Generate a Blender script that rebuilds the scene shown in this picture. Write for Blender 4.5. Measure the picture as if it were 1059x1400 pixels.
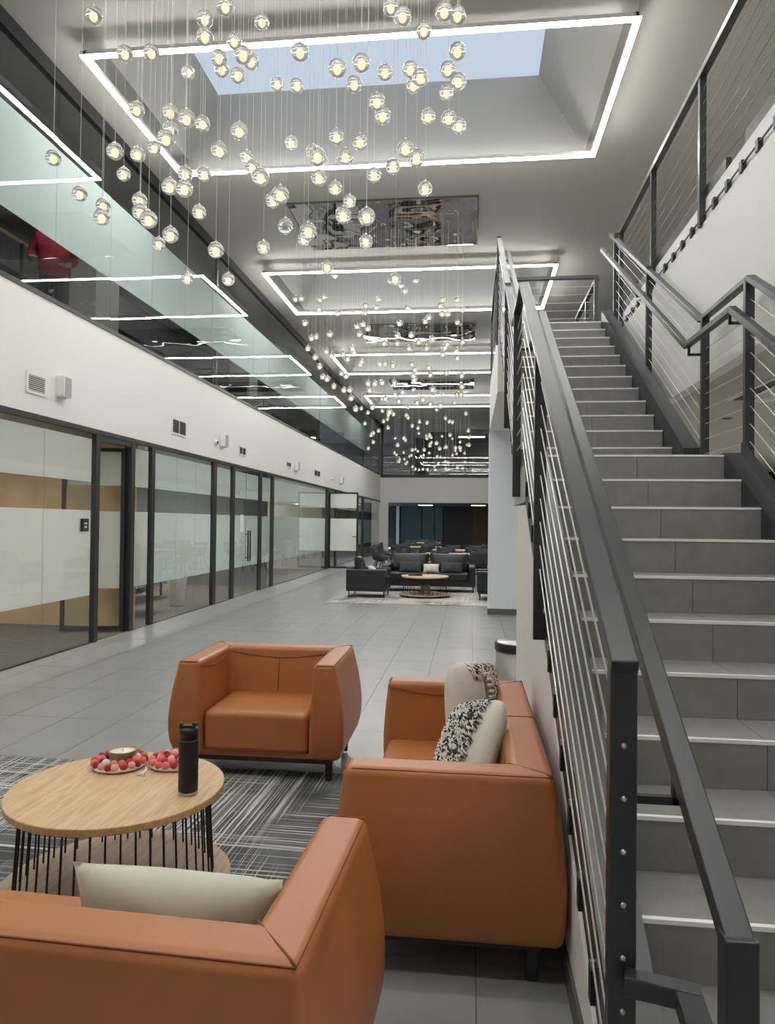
import bpy, bmesh, math, random
from math import sin, cos, pi, radians, sqrt, atan2
from mathutils import Vector, Matrix
random.seed(7)
S = bpy.context.scene
for o in list(bpy.data.objects): bpy.data.objects.remove(o)
COL = S.collection

# ------------------------------------------------------------------ camera
F, W, H = 977.5, 1059, 1400
RT = Vector((0.99319965, 0.11593202, 0.01068702))
UP = Vector((-0.0088999, -0.01592195, 0.99983363))
FW = Vector((-0.11608289, 0.99312953, 0.01478189))
CAMP = Vector((0, 0, 1.55))
cd = bpy.data.cameras.new('camera'); cam = bpy.data.objects.new('camera', cd); COL.objects.link(cam)
cam.matrix_world = Matrix(((RT.x, UP.x, -FW.x, 0), (RT.y, UP.y, -FW.y, 0), (RT.z, UP.z, -FW.z, 1.55), (0, 0, 0, 1)))
cd.sensor_fit = 'VERTICAL'; cd.sensor_height = 36; cd.sensor_width = 36; cd.lens = F * 36 / H
cd.clip_start = 0.05; cd.clip_end = 300
S.camera = cam
def depth_pt(x, y, d):          # a point at camera depth d
    return CAMP + RT * ((x - W / 2) / F * d) + UP * (-(y - H / 2) / F * d) + FW * d

# ------------------------------------------------------------------ world, exposure
wd = bpy.data.worlds.new('sky'); S.world = wd; wd.use_nodes = True
bgn = wd.node_tree.nodes['Background']; bgn.inputs[0].default_value = (0.72, 0.81, 0.95, 1); bgn.inputs[1].default_value = 0.88
S.view_settings.view_transform = 'Standard'; S.view_settings.look = 'None'
S.view_settings.exposure = 0.0; S.view_settings.gamma = 1; S.view_settings.use_curve_mapping = False
LINE_L = 70.0       # radiance of the linear ceiling lights
PANEL_L = 40.0       # radiance of the office ceiling panels

# ------------------------------------------------------------------ materials
MATS = {}
def mat(name, col, rough=0.5, metal=0.0, bump=0.0, bscale=40.0, var=0.0, vscale=4.0, spec=0.5, obvar=0.0, coat=0.0, sheen=0.0):
    m = bpy.data.materials.new(name); m.use_nodes = True; nt = m.node_tree; b = nt.nodes['Principled BSDF']
    b.inputs['Base Color'].default_value = (*col, 1); b.inputs['Roughness'].default_value = rough
    b.inputs['Metallic'].default_value = metal; b.inputs['Specular IOR Level'].default_value = spec
    if coat: b.inputs['Coat Weight'].default_value = coat; b.inputs['Coat Roughness'].default_value = 0.3
    if sheen: b.inputs['Sheen Weight'].default_value = sheen
    tc = nt.nodes.new('ShaderNodeTexCoord')
    if var or obvar:
        hs = nt.nodes.new('ShaderNodeHueSaturation'); hs.inputs['Color'].default_value = (*col, 1)
        val = None
        if var:
            n = nt.nodes.new('ShaderNodeTexNoise'); n.inputs['Scale'].default_value = vscale; n.inputs['Detail'].default_value = 5
            nt.links.new(tc.outputs['Object'], n.inputs['Vector'])
            mr = nt.nodes.new('ShaderNodeMapRange'); mr.inputs[1].default_value = 0.3; mr.inputs[2].default_value = 0.7
            mr.inputs[3].default_value = 1 - var; mr.inputs[4].default_value = 1 + var
            nt.links.new(n.outputs['Fac'], mr.inputs[0]); val = mr.outputs[0]
        if obvar:
            oi = nt.nodes.new('ShaderNodeObjectInfo'); mr2 = nt.nodes.new('ShaderNodeMapRange')
            mr2.inputs[3].default_value = 1 - obvar; mr2.inputs[4].default_value = 1 + obvar
            nt.links.new(oi.outputs['Random'], mr2.inputs[0])
            if val is None: val = mr2.outputs[0]
            else:
                mu = nt.nodes.new('ShaderNodeMath'); mu.operation = 'MULTIPLY'
                nt.links.new(val, mu.inputs[0]); nt.links.new(mr2.outputs[0], mu.inputs[1]); val = mu.outputs[0]
        nt.links.new(val, hs.inputs['Value']); nt.links.new(hs.outputs[0], b.inputs['Base Color'])
    if bump:
        n2 = nt.nodes.new('ShaderNodeTexNoise'); n2.inputs['Scale'].default_value = bscale; n2.inputs['Detail'].default_value = 4
        nt.links.new(tc.outputs['Object'], n2.inputs['Vector'])
        bp = nt.nodes.new('ShaderNodeBump'); bp.inputs['Strength'].default_value = bump; bp.inputs['Distance'].default_value = 0.004
        nt.links.new(n2.outputs['Fac'], bp.inputs['Height']); nt.links.new(bp.outputs[0], b.inputs['Normal'])
    MATS[name] = m; return m
def emit(name, col, st, sample=True):
    m = bpy.data.materials.new(name); m.use_nodes = True; nt = m.node_tree
    nt.nodes.clear(); e = nt.nodes.new('ShaderNodeEmission'); o = nt.nodes.new('ShaderNodeOutputMaterial')
    e.inputs[0].default_value = (*col, 1); e.inputs[1].default_value = st; nt.links.new(e.outputs[0], o.inputs[0])
    if not sample: m.cycles.emission_sampling = 'NONE'
    MATS[name] = m; return m
def thin_glass(name, tint, ior=1.5, rough=0.0, boost=1.0):
    m = bpy.data.materials.new(name); m.use_nodes = True; nt = m.node_tree; nt.nodes.clear()
    o = nt.nodes.new('ShaderNodeOutputMaterial'); mx = nt.nodes.new('ShaderNodeMixShader')
    t = nt.nodes.new('ShaderNodeBsdfTransparent'); t.inputs[0].default_value = (*tint, 1)
    g = nt.nodes.new('ShaderNodeBsdfGlossy'); g.inputs['Roughness'].default_value = rough
    fr = nt.nodes.new('ShaderNodeFresnel'); fr.inputs[0].default_value = ior
    mu = nt.nodes.new('ShaderNodeMath'); mu.operation = 'MULTIPLY'; mu.inputs[1].default_value = boost; mu.use_clamp = True
    # outward-facing normals only: a pane's back face is seen from inside the pane
    geo = nt.nodes.new('ShaderNodeNewGeometry'); inv = nt.nodes.new('ShaderNodeMath'); inv.operation = 'SUBTRACT'; inv.inputs[0].default_value = 1.0
    nt.links.new(geo.outputs['Backfacing'], inv.inputs[1])
    mu2 = nt.nodes.new('ShaderNodeMath'); mu2.operation = 'MULTIPLY'
    nt.links.new(fr.outputs[0], mu.inputs[0]); nt.links.new(mu.outputs[0], mu2.inputs[0]); nt.links.new(inv.outputs[0], mu2.inputs[1])
    nt.links.new(mu2.outputs[0], mx.inputs[0]); nt.links.new(t.outputs[0], mx.inputs[1]); nt.links.new(g.outputs[0], mx.inputs[2])
    nt.links.new(mx.outputs[0], o.inputs[0]); MATS[name] = m; return m
def film(name, col, trans=0.45):
    m = bpy.data.materials.new(name); m.use_nodes = True; nt = m.node_tree; nt.nodes.clear()
    o = nt.nodes.new('ShaderNodeOutputMaterial'); mx = nt.nodes.new('ShaderNodeMixShader'); mx.inputs[0].default_value = trans
    d = nt.nodes.new('ShaderNodeBsdfDiffuse'); d.inputs[0].default_value = (*col, 1)
    t = nt.nodes.new('ShaderNodeBsdfTranslucent'); t.inputs[0].default_value = (*col, 1)
    nt.links.new(d.outputs[0], mx.inputs[1]); nt.links.new(t.outputs[0], mx.inputs[2]); nt.links.new(mx.outputs[0], o.inputs[0])
    MATS[name] = m; return m

mat('white_wall', (0.80, 0.79, 0.76), 0.6, bump=0.05, bscale=120)
mat('cool_lit_wall', (0.75, 0.78, 0.85), 0.6, bump=0.05, bscale=120)  # bluish light on the white column, put into its paint colour
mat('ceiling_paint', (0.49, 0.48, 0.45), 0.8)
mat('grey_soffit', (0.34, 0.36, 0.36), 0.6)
mat('floor_tile', (0.285, 0.288, 0.285), 0.28, bump=0.06, bscale=90, var=0.09, vscale=3.0, obvar=0.05)
mat('grout', (0.13, 0.13, 0.13), 0.8)
mat('stair_tile', (0.235, 0.228, 0.222), 0.5, bump=0.08, bscale=150, var=0.08, vscale=14, obvar=0.04)
mat('aluminium', (0.93, 0.925, 0.90), 0.4, metal=0.15)
mat('cable_steel', (0.80, 0.79, 0.75), 0.35, metal=0.6)
mat('black_metal', (0.020, 0.021, 0.024), 0.45)
mat('rail_metal', (0.029, 0.032, 0.036), 0.36, bump=0.03, bscale=60, spec=0.6)
mat('dark_steel', (0.085, 0.085, 0.085), 0.35, metal=0.4)
mat('base_grey', (0.10, 0.105, 0.11), 0.5)
mat('leather', (0.41, 0.147, 0.044), 0.40, bump=0.10, bscale=260, var=0.05, vscale=5)
mat('leather_seam', (0.20, 0.065, 0.022), 0.6)
mat('black_leather', (0.018, 0.020, 0.023), 0.38, bump=0.1, bscale=120)
mat('charcoal_fabric', (0.05, 0.055, 0.06), 0.85, bump=0.2, bscale=300)
mat('sage_fabric', (0.60, 0.575, 0.45), 0.85, bump=0.35, bscale=22, var=0.05, vscale=9, sheen=0.2)
mat('cream_fabric', (0.72, 0.67, 0.57), 0.85, bump=0.3, bscale=35, var=0.04, vscale=12, sheen=0.2)
mat('white_yarn', (0.78, 0.74, 0.67), 0.9)
mat('black_yarn', (0.03, 0.03, 0.035), 0.9)
mat('taupe_knit', (0.25, 0.215, 0.17), 0.9, bump=0.5, bscale=120)
mat('steel', (0.52, 0.50, 0.48), 0.28, metal=0.9)
mat('brushed_steel', (0.30, 0.275, 0.255), 0.45, metal=0.7)
mat('bottle_black', (0.012, 0.012, 0.014), 0.5)
mat('candle_bowl', (0.33, 0.25, 0.14), 0.45, var=0.15, vscale=40)
mat('wax', (0.86, 0.82, 0.70), 0.5)
for n, c in (('felt_red', (0.50, 0.025, 0.035)), ('felt_crimson', (0.32, 0.012, 0.03)), ('felt_coral', (0.80, 0.16, 0.10)), ('felt_pink', (0.74, 0.21, 0.20)), ('felt_blush', (0.80, 0.42, 0.34)), ('felt_cream', (0.84, 0.78, 0.68))):
    mat(n, c, 0.95, bump=0.4, bscale=260, sheen=0.3)
mat('carpet', (0.125, 0.110, 0.095), 0.95, var=0.25, vscale=9)
mat('dark_floor', (0.06, 0.06, 0.06), 0.7)
mat('gallery_carpet', (0.30, 0.29, 0.27), 0.9)
mat('veneer', (0.50, 0.36, 0.20), 0.5, var=0.12, vscale=3)
mat('dark_panel', (0.035, 0.035, 0.04), 0.5)
mat('brown_panel', (0.11, 0.050, 0.028), 0.5)
mat('curtain', (0.20, 0.185, 0.14), 0.9)
mat('office_wall', (0.42, 0.42, 0.40), 0.8)
mat('slate_wall', (0.11, 0.12, 0.125), 0.8)
mat('white_plastic', (0.78, 0.78, 0.77), 0.4)
mat('grille_dark', (0.035, 0.03, 0.03), 0.6)
mat('cord', (0.62, 0.62, 0.60), 0.5)
mat('jacket_red', (0.42, 0.020, 0.045), 0.7, bump=0.2, bscale=30)
mat('denim', (0.025, 0.032, 0.06), 0.85)
mat('skin', (0.55, 0.33, 0.24), 0.5)
mat('hair', (0.03, 0.02, 0.015), 0.6)
mat('paper', (0.85, 0.85, 0.83), 0.7)
mat('teal_panel', (0.055, 0.12, 0.135), 0.25)
thin_glass('glass', (0.955, 0.97, 0.965), 1.5, 0.0, 1.5)
thin_glass('sky_glass', (0.95, 0.97, 0.98), 1.45)
film('frost', (0.95, 0.955, 0.935), 0.5)
film('frost_upper', (0.72, 0.795, 0.785), 0.3)
film('frost_teal', (0.89, 0.95, 0.935), 0.45)
emit('line_light', (1.0, 0.985, 0.95), LINE_L)
emit('panel_light', (1.0, 0.95, 0.86), PANEL_L)
emit('fill_dim', (1.0, 0.93, 0.82), 9.0)
emit('fill_wash', (1.0, 0.96, 0.90), 260.0)
emit('down_light', (1.0, 0.95, 0.85), 30.0)
emit('bulb', (1.0, 0.90, 0.62), 1.15, sample=False)

# cast glass of the pendants
m = bpy.data.materials.new('cast_glass'); m.use_nodes = True; nt = m.node_tree; nt.nodes.clear()
o_ = nt.nodes.new('ShaderNodeOutputMaterial'); mx = nt.nodes.new('ShaderNodeMixShader'); mx.inputs[0].default_value = 0.16
g_ = nt.nodes.new('ShaderNodeBsdfGlass'); g_.inputs['IOR'].default_value = 1.35; g_.inputs['Roughness'].default_value = 0.09
t_ = nt.nodes.new('ShaderNodeBsdfTranslucent'); t_.inputs[0].default_value = (0.95, 0.94, 0.88, 1)
nt.links.new(g_.outputs[0], mx.inputs[1]); nt.links.new(t_.outputs[0], mx.inputs[2]); nt.links.new(mx.outputs[0], o_.inputs[0])
MATS['cast_glass'] = m

# rippled mirror of the pendant canopies
m = mat('canopy_mirror', (0.36, 0.35, 0.355), 0.015, metal=1.0); nt = m.node_tree; b = nt.nodes['Principled BSDF']
n = nt.nodes.new('ShaderNodeTexNoise'); n.inputs['Scale'].default_value = 1.7; n.inputs['Detail'].default_value = 0.6
tc = nt.nodes.new('ShaderNodeTexCoord'); nt.links.new(tc.outputs['Object'], n.inputs['Vector'])
bp = nt.nodes.new('ShaderNodeBump'); bp.inputs['Strength'].default_value = 0.35; bp.inputs['Distance'].default_value = 0.09
nt.links.new(n.outputs['Fac'], bp.inputs['Height']); nt.links.new(bp.outputs[0], b.inputs['Normal'])

def wood_mat(name, c1, c2, rough=0.45):
    m = mat(name, c1, rough); nt = m.node_tree; b = nt.nodes['Principled BSDF']
    tc = nt.nodes.new('ShaderNodeTexCoord'); mp = nt.nodes.new('ShaderNodeMapping'); mp.inputs['Scale'].default_value = (22, 1.6, 8)
    mp.inputs['Rotation'].default_value = (0, 0, 0.7)
    nz = nt.nodes.new('ShaderNodeTexNoise'); nz.inputs['Scale'].default_value = 2.2; nz.inputs['Detail'].default_value = 6; nz.inputs['Distortion'].default_value = 1.2
    cr = nt.nodes.new('ShaderNodeValToRGB'); cr.color_ramp.elements[0].color = (*c2, 1); cr.color_ramp.elements[1].color = (*c1, 1)
    cr.color_ramp.elements[0].position = 0.32; cr.color_ramp.elements[1].position = 0.62
    nt.links.new(tc.outputs['Object'], mp.inputs[0]); nt.links.new(mp.outputs[0], nz.inputs['Vector'])
    nt.links.new(nz.outputs['Fac'], cr.inputs[0]); nt.links.new(cr.outputs[0], b.inputs['Base Color'])
wood_mat('oak', (0.66, 0.46, 0.26), (0.50, 0.32, 0.16))
wood_mat('oak_grey', (0.50, 0.38, 0.26), (0.38, 0.27, 0.17))

# woven rug: charcoal ground, pale broken threads in both directions
def rug_mat(name, ground, thread, th):
    m = mat(name, ground, 0.95); nt = m.node_tree; b = nt.nodes['Principled BSDF']; L = nt.links
    tc = nt.nodes.new('ShaderNodeTexCoord')
    def stripes(rot, sc, seed, cut):
        mp = nt.nodes.new('ShaderNodeMapping'); mp.inputs['Rotation'].default_value = (0, 0, rot)
        L.new(tc.outputs['Object'], mp.inputs[0])
        w = nt.nodes.new('ShaderNodeTexNoise'); w.inputs['Scale'].default_value = 7; w.inputs['Detail'].default_value = 2
        L.new(mp.outputs[0], w.inputs['Vector'])
        sx = nt.nodes.new('ShaderNodeSeparateXYZ'); L.new(mp.outputs[0], sx.inputs[0])
        sw = nt.nodes.new('ShaderNodeMath'); sw.operation = 'MULTIPLY_ADD'; sw.inputs[1].default_value = 0.010
        L.new(w.outputs['Fac'], sw.inputs[0]); L.new(sx.outputs['X'], sw.inputs[2])
        lowm = nt.nodes.new('ShaderNodeMath'); lowm.operation = 'MULTIPLY'; lowm.inputs[1].default_value = 0.22; L.new(sx.outputs['Y'], lowm.inputs[0])
        cb = nt.nodes.new('ShaderNodeCombineXYZ'); L.new(sw.outputs[0], cb.inputs[0]); L.new(lowm.outputs[0], cb.inputs[1]); cb.inputs[2].default_value = seed
        ms = nt.nodes.new('ShaderNodeVectorMath'); ms.operation = 'MULTIPLY'; ms.inputs[1].default_value = (sc, 1.2, 1); L.new(cb.outputs[0], ms.inputs[0])
        n = nt.nodes.new('ShaderNodeTexNoise'); n.inputs['Scale'].default_value = 1.0; n.inputs['Detail'].default_value = 1.5; L.new(ms.outputs[0], n.inputs['Vector'])
        ab = nt.nodes.new('ShaderNodeMath'); ab.operation = 'SUBTRACT'; ab.inputs[1].default_value = 0.5; L.new(n.outputs['Fac'], ab.inputs[0])
        ab2 = nt.nodes.new('ShaderNodeMath'); ab2.operation = 'ABSOLUTE'; L.new(ab.outputs[0], ab2.inputs[0])
        lt = nt.nodes.new('ShaderNodeMapRange'); lt.inputs[1].default_value = cut; lt.inputs[2].default_value = cut * 2.2; lt.inputs[3].default_value = 1; lt.inputs[4].default_value = 0
        L.new(ab2.outputs[0], lt.inputs[0])
        # broken patches
        pn = nt.nodes.new('ShaderNodeTexNoise'); pn.inputs['Scale'].default_value = 1.5; pn.inputs['W' if 'W' in pn.inputs else 'Detail'].default_value = 1.0
        pv = nt.nodes.new('ShaderNodeVectorMath'); pv.inputs[1].default_value = (seed, seed * 2, 0); L.new(mp.outputs[0], pv.inputs[0]); L.new(pv.outputs[0], pn.inputs['Vector'])
        pr = nt.nodes.new('ShaderNodeMapRange'); pr.inputs[1].default_value = 0.40; pr.inputs[2].default_value = 0.52; L.new(pn.outputs['Fac'], pr.inputs[0])
        mu = nt.nodes.new('ShaderNodeMath'); mu.operation = 'MULTIPLY'; L.new(lt.outputs[0], mu.inputs[0]); L.new(pr.outputs[0], mu.inputs[1])
        return mu.outputs[0]
    a = stripes(0.03, 40, 3.1, th); c = stripes(pi / 2 + 0.03, 36, 8.7, th)
    mxm = nt.nodes.new('ShaderNodeMath'); mxm.operation = 'MAXIMUM'; L.new(a, mxm.inputs[0]); L.new(c, mxm.inputs[1])
    gn = nt.nodes.new('ShaderNodeTexNoise'); gn.inputs['Scale'].default_value = 4.0; gn.inputs['Detail'].default_value = 6; L.new(tc.outputs['Object'], gn.inputs['Vector'])
    gr = nt.nodes.new('ShaderNodeValToRGB'); gr.color_ramp.elements[0].position = 0.35; gr.color_ramp.elements[1].position = 0.65
    gr.color_ramp.elements[0].color = (*[v * 0.7 for v in ground], 1); gr.color_ramp.elements[1].color = (*[v * 1.5 for v in ground], 1)
    L.new(gn.outputs['Fac'], gr.inputs[0])
    mc = nt.nodes.new('ShaderNodeMix'); mc.data_type = 'RGBA'; L.new(mxm.outputs[0], mc.inputs['Factor']); L.new(gr.outputs[0], mc.inputs['A']); mc.inputs['B'].default_value = (*thread, 1)
    L.new(mc.outputs['Result'], b.inputs['Base Color'])
rug_mat('rug_weave', (0.085, 0.088, 0.092), (0.56, 0.54, 0.50), 0.016)
rug_mat('rug_weave_pale', (0.20, 0.195, 0.185), (0.60, 0.57, 0.52), 0.050)

# ------------------------------------------------------------------ mesh helpers
class MB:
    def __init__(s): s.v = []; s.f = []
    def box(s, x0, x1, y0, y1, z0, z1):
        i = len(s.v)
        s.v += [(x0, y0, z0), (x1, y0, z0), (x1, y1, z0), (x0, y1, z0), (x0, y0, z1), (x1, y0, z1), (x1, y1, z1), (x0, y1, z1)]
        s.f += [[i + k for k in q] for q in ((3, 2, 1, 0), (4, 5, 6, 7), (0, 1, 5, 4), (1, 2, 6, 5), (2, 3, 7, 6), (3, 0, 4, 7))]; return s
    def hexa(s, p):     # eight corners, bottom ring then top ring
        i = len(s.v); s.v += [tuple(q) for q in p]
        s.f += [[i + k for k in q] for q in ((3, 2, 1, 0), (4, 5, 6, 7), (0, 1, 5, 4), (1, 2, 6, 5), (2, 3, 7, 6), (3, 0, 4, 7))]; return s
    def prism_x(s, poly, x0, x1):   # polygon of (y, z), counter-clockwise seen from +x
        i = len(s.v); n = len(poly)
        s.v += [(x0, y, z) for y, z in poly] + [(x1, y, z) for y, z in poly]
        s.f += [[i + k for k in range(n)][::-1], [i + n + k for k in range(n)]]
        s.f += [[i + k, i + (k + 1) % n, i + n + (k + 1) % n, i + n + k] for k in range(n)]; return s
    def bar(s, a, b, w, h, up=(0, 0, 1)):   # rectangular bar from a to b
        a, b = Vector(a), Vector(b); d = (b - a).normalized(); up = Vector(up)
        if abs(d.dot(up)) > 0.98: up = Vector((0, 1, 0))
        r = d.cross(up).normalized(); u = r.cross(d).normalized(); r *= w / 2; u *= h / 2
        return s.hexa([a - r - u, a + r - u, b + r - u, b - r - u, a - r + u, a + r + u, b + r + u, b - r + u])
    def tube(s, pts, r, n=6, caps=True):
        pts = [Vector(p) for p in pts]; base = len(s.v); k = len(pts)
        ref = Vector((0.31, 0.22, 0.93))
        for i, p in enumerate(pts):
            d = (pts[min(i + 1, k - 1)] - pts[max(i - 1, 0)]).normalized()
            if i == 0 and abs(d.dot(ref)) > 0.9: ref = Vector((0.93, 0.3, 0.1))
            a = d.cross(ref).normalized(); b_ = d.cross(a)
            rr = r[i] if isinstance(r, (list, tuple)) else r
            for j in range(n):
                t = 2 * pi * j / n; s.v.append(tuple(p + a * (rr * cos(t)) + b_ * (rr * sin(t))))
        for i in range(k - 1):
            for j in range(n):
                s.f.append([base + i * n + j, base + i * n + (j + 1) % n, base + (i + 1) * n + (j + 1) % n, base + (i + 1) * n + j])
        if caps:
            s.f.append([base + j for j in range(n)][::-1]); s.f.append([base + (k - 1) * n + j for j in range(n)])
        return s
    def lathe(s, prof, n=32, c=(0, 0, 0)):   # profile of (r, z) upwards
        base = len(s.v); k = len(prof)
        for r, z in prof:
            for j in range(n):
                t = 2 * pi * j / n; s.v.append((c[0] + r * cos(t), c[1] + r * sin(t), c[2] + z))
        for i in range(k - 1):
            for j in range(n):
                s.f.append([base + i * n + j, base + i * n + (j + 1) % n, base + (i + 1) * n + (j + 1) % n, base + (i + 1) * n + j])
        if prof[0][0] > 1e-6: s.f.append([base + j for j in range(n)][::-1])
        if prof[-1][0] > 1e-6: s.f.append([base + (k - 1) * n + j for j in range(n)])
        return s
    def sphere(s, c, r, nu=12, nv=8):
        return s.lathe([(r * sin(pi * i / nv) if 0 < i < nv else 1e-5, -r * cos(pi * i / nv)) for i in range(nv + 1)], nu, c)
    def mesh(s, name, m, smooth=False, org=(0, 0, 0)):
        me = bpy.data.meshes.new(name)
        me.from_pydata([(x - org[0], y - org[1], z - org[2]) for x, y, z in s.v], [], s.f)
        if smooth: me.polygons.foreach_set('use_smooth', [True] * len(me.polygons))
        me.materials.append(MATS[m]); me.update(); return me
    def build(s, name, m, parent=None, org=(0, 0, 0), smooth=False, bevel=0, seg=3, sub=0):
        o = bpy.data.objects.new(name, s.mesh(name, m, smooth or bevel > 0.008, org)); COL.objects.link(o)
        if parent is not None: o.parent = parent
        if bevel:
            md = o.modifiers.new('bevel', 'BEVEL'); md.width = bevel; md.segments = seg; md.limit_method = 'ANGLE'; md.angle_limit = 0.5
            if bevel > 0.008:
                md.harden_normals = True
        if sub: md = o.modifiers.new('sub', 'SUBSURF'); md.levels = sub; md.render_levels = sub
        return o
def put(me, name, parent=None, loc=(0, 0, 0), rot=(0, 0, 0), scale=(1, 1, 1)):
    o = bpy.data.objects.new(name, me); COL.objects.link(o); o.parent = parent
    o.location = loc; o.rotation_euler = rot; o.scale = scale; return o
def tag(o, label, cat, group=None):
    o['label'] = label; o['category'] = cat
    if group: o['group'] = group
    return o
def thing(name, label, cat, loc=(0, 0, 0), rz=0, group=None):
    o = bpy.data.objects.new(name, None); COL.objects.link(o); o.location = loc; o.rotation_euler = (0, 0, rz); o.empty_display_size = 0.1
    return tag(o, label, cat, group)
def struct(o): o['kind'] = 'structure'; return o
def sbox(name, m, *b, parent=None, bevel=0):
    o = MB().box(*b).build(name, m, parent, bevel=bevel)
    if parent is None: struct(o)
    return o
def sempty(name, loc=(0, 0, 0)):
    o = bpy.data.objects.new(name, None); COL.objects.link(o); o.location = loc; o.empty_display_size = 0.1; return struct(o)
def copy_tree(o, parent=None):
    c = o.copy(); COL.objects.link(c); c.parent = parent
    for ch in o.children: copy_tree(ch, c)
    return c

# ------------------------------------------------------------------ key dimensions
XL = -4.713                       # left glass wall
ZB, ZT, ZF = 2.69, 3.995, 6.665   # band bottom, band top, ceiling
YB, YE = -6.0, 37.0               # hall ends
RI, TR = 0.1648, 0.2765           # stair riser, tread
YS, LT = 2.002, 1.118             # nosing of step 3, landing depth
Y1 = YS - 2 * TR                  # nosing of step 1
YLAND = YS + 9 * TR               # step 12 = landing
YUP = YLAND + LT                  # nosing of step 13
YTOP = YUP + 11 * TR              # step 24 = upper floor
ZUP = 24 * RI
XTL, XTR = 0.455, 1.505           # treads
XG = 1.754                        # gallery fascia
def nose(y):
    if y < YLAND: return 3 * RI + (y - YS) / TR * RI
    if y < YUP - TR: return 12 * RI
    return min(13 * RI + (y - YUP) / TR * RI, ZUP)

# ------------------------------------------------------------------ floor with its tiles
floor = struct(MB().box(-4.74, 9.0, YB, YE + 9, -0.12, -0.006).build('floor', 'grout'))
TX, TY, GAP = 0.45, 0.9, 0.004
tile_me = MB().box(-TX / 2 + GAP / 2, TX / 2 - GAP / 2, -TY / 2 + GAP / 2, TY / 2 - GAP / 2, -0.006, 0.0).mesh('tile', 'floor_tile')
cells = []
for ix in range(-10, 20):
    for iy in range(-10, 48):
        cx, cy = 0.03 + (ix + 0.5) * TX, 2.58 + (iy - 1 + 0.5) * TY
        if cx - TX / 2 < -4.72 or cx + TX / 2 > 9 or cy - TY / 2 < YB or cy + TY / 2 > YE + 9: continue
        cells.append((cx, cy))
def inview(c):
    p = Vector((c[0], c[1], 0)) - CAMP; d = p.dot(FW)
    if d < 0.8: return None
    x = W / 2 + F * p.dot(RT) / d; y = H / 2 - F * p.dot(UP) / d
    if x < -60 or x > 720 or y > 1500: return None
    if c[0] > 0.36 and c[1] < 5.4: return None
    return d
vis = sorted([(inview(c), c) for c in cells if inview(c)])
near = [c for d, c in vis[:298]]; ns = set(near)
for c in near: put(tile_me, 'tile', floor, (c[0], c[1], 0))
rest = MB()
for c in cells:
    if c not in ns: rest.box(c[0] - TX / 2 + GAP / 2, c[0] + TX / 2 - GAP / 2, c[1] - TY / 2 + GAP / 2, c[1] + TY / 2 - GAP / 2, -0.006, 0.0)
# cut strip against the left wall
for iy in range(-10, 48):
    cy = 2.58 + (iy - 0.5) * TY
    if cy - TY / 2 > YB and cy + TY / 2 < YE + 9: rest.box(-4.735, 0.03 - 10 * TX - GAP / 2, cy - TY / 2 + GAP / 2, cy + TY / 2 - GAP / 2, -0.006, 0.0)
o = rest.build('tile_field', 'floor_tile', floor); o['kind'] = 'stuff'

# ------------------------------------------------------------------ ceiling with skylight wells
FX0, FX1, ZL = -4.10, 1.555, 6.45
FRAMES = [(0.25, 2.82), (7.05, 9.62), (13.66, 16.38), (20.55, 23.23), (27.32, 29.94)]
WELLS = [(0.41, 3.03), (7.35, 9.94), (14.09, 16.84), (21.13, 23.83), (28.03, 30.67)]
WX0, WX1 = -4.02, 1.50            # well opening
def well(k): return WELLS[k]
mb = MB()
XA, XB_, YA, YBk = -11.0, 9.0, YB, 46.0
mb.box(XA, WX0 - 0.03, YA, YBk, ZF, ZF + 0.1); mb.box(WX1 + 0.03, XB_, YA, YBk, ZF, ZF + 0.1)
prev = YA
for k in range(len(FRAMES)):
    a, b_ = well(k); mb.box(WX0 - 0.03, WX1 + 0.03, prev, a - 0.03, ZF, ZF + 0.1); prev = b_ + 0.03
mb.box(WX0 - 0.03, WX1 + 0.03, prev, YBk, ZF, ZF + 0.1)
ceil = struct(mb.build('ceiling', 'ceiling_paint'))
TXA, TXB, ZW = -3.70, 0.87, 7.74
for k in range(len(FRAMES)):
    a, b_ = well(k); ta, tb = a + 0.25, b_
    w = MB(); lo = [(WX0, a), (WX1, a), (WX1, b_), (WX0, b_)]; hi = [(TXA, ta), (TXB, ta), (TXB, tb), (TXA, tb)]
    for i in range(4):
        j = (i + 1) % 4; e = 0.05
        def outw(p, q):     # push outwards
            cx = (WX0 + WX1) / 2; cy = (a + b_) / 2
            return (p + (e if p > cx else -e), q + (e if q > cy else -e))
        P = [(*lo[i], ZF - 0.0005), (*lo[j], ZF - 0.0005), (*outw(*lo[j]), ZF - 0.0005), (*outw(*lo[i]), ZF - 0.0005),
             (*hi[i], ZW), (*hi[j], ZW), (*outw(*hi[j]), ZW), (*outw(*hi[i]), ZW)]
        w.hexa(P)
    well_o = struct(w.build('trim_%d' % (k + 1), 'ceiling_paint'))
    g = MB().box(TXA - 0.04, TXB + 0.04, ta - 0.04, tb + 0.04, ZW, ZW + 0.02).build('window_%d' % (k + 1), 'sky_glass'); struct(g)

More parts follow.
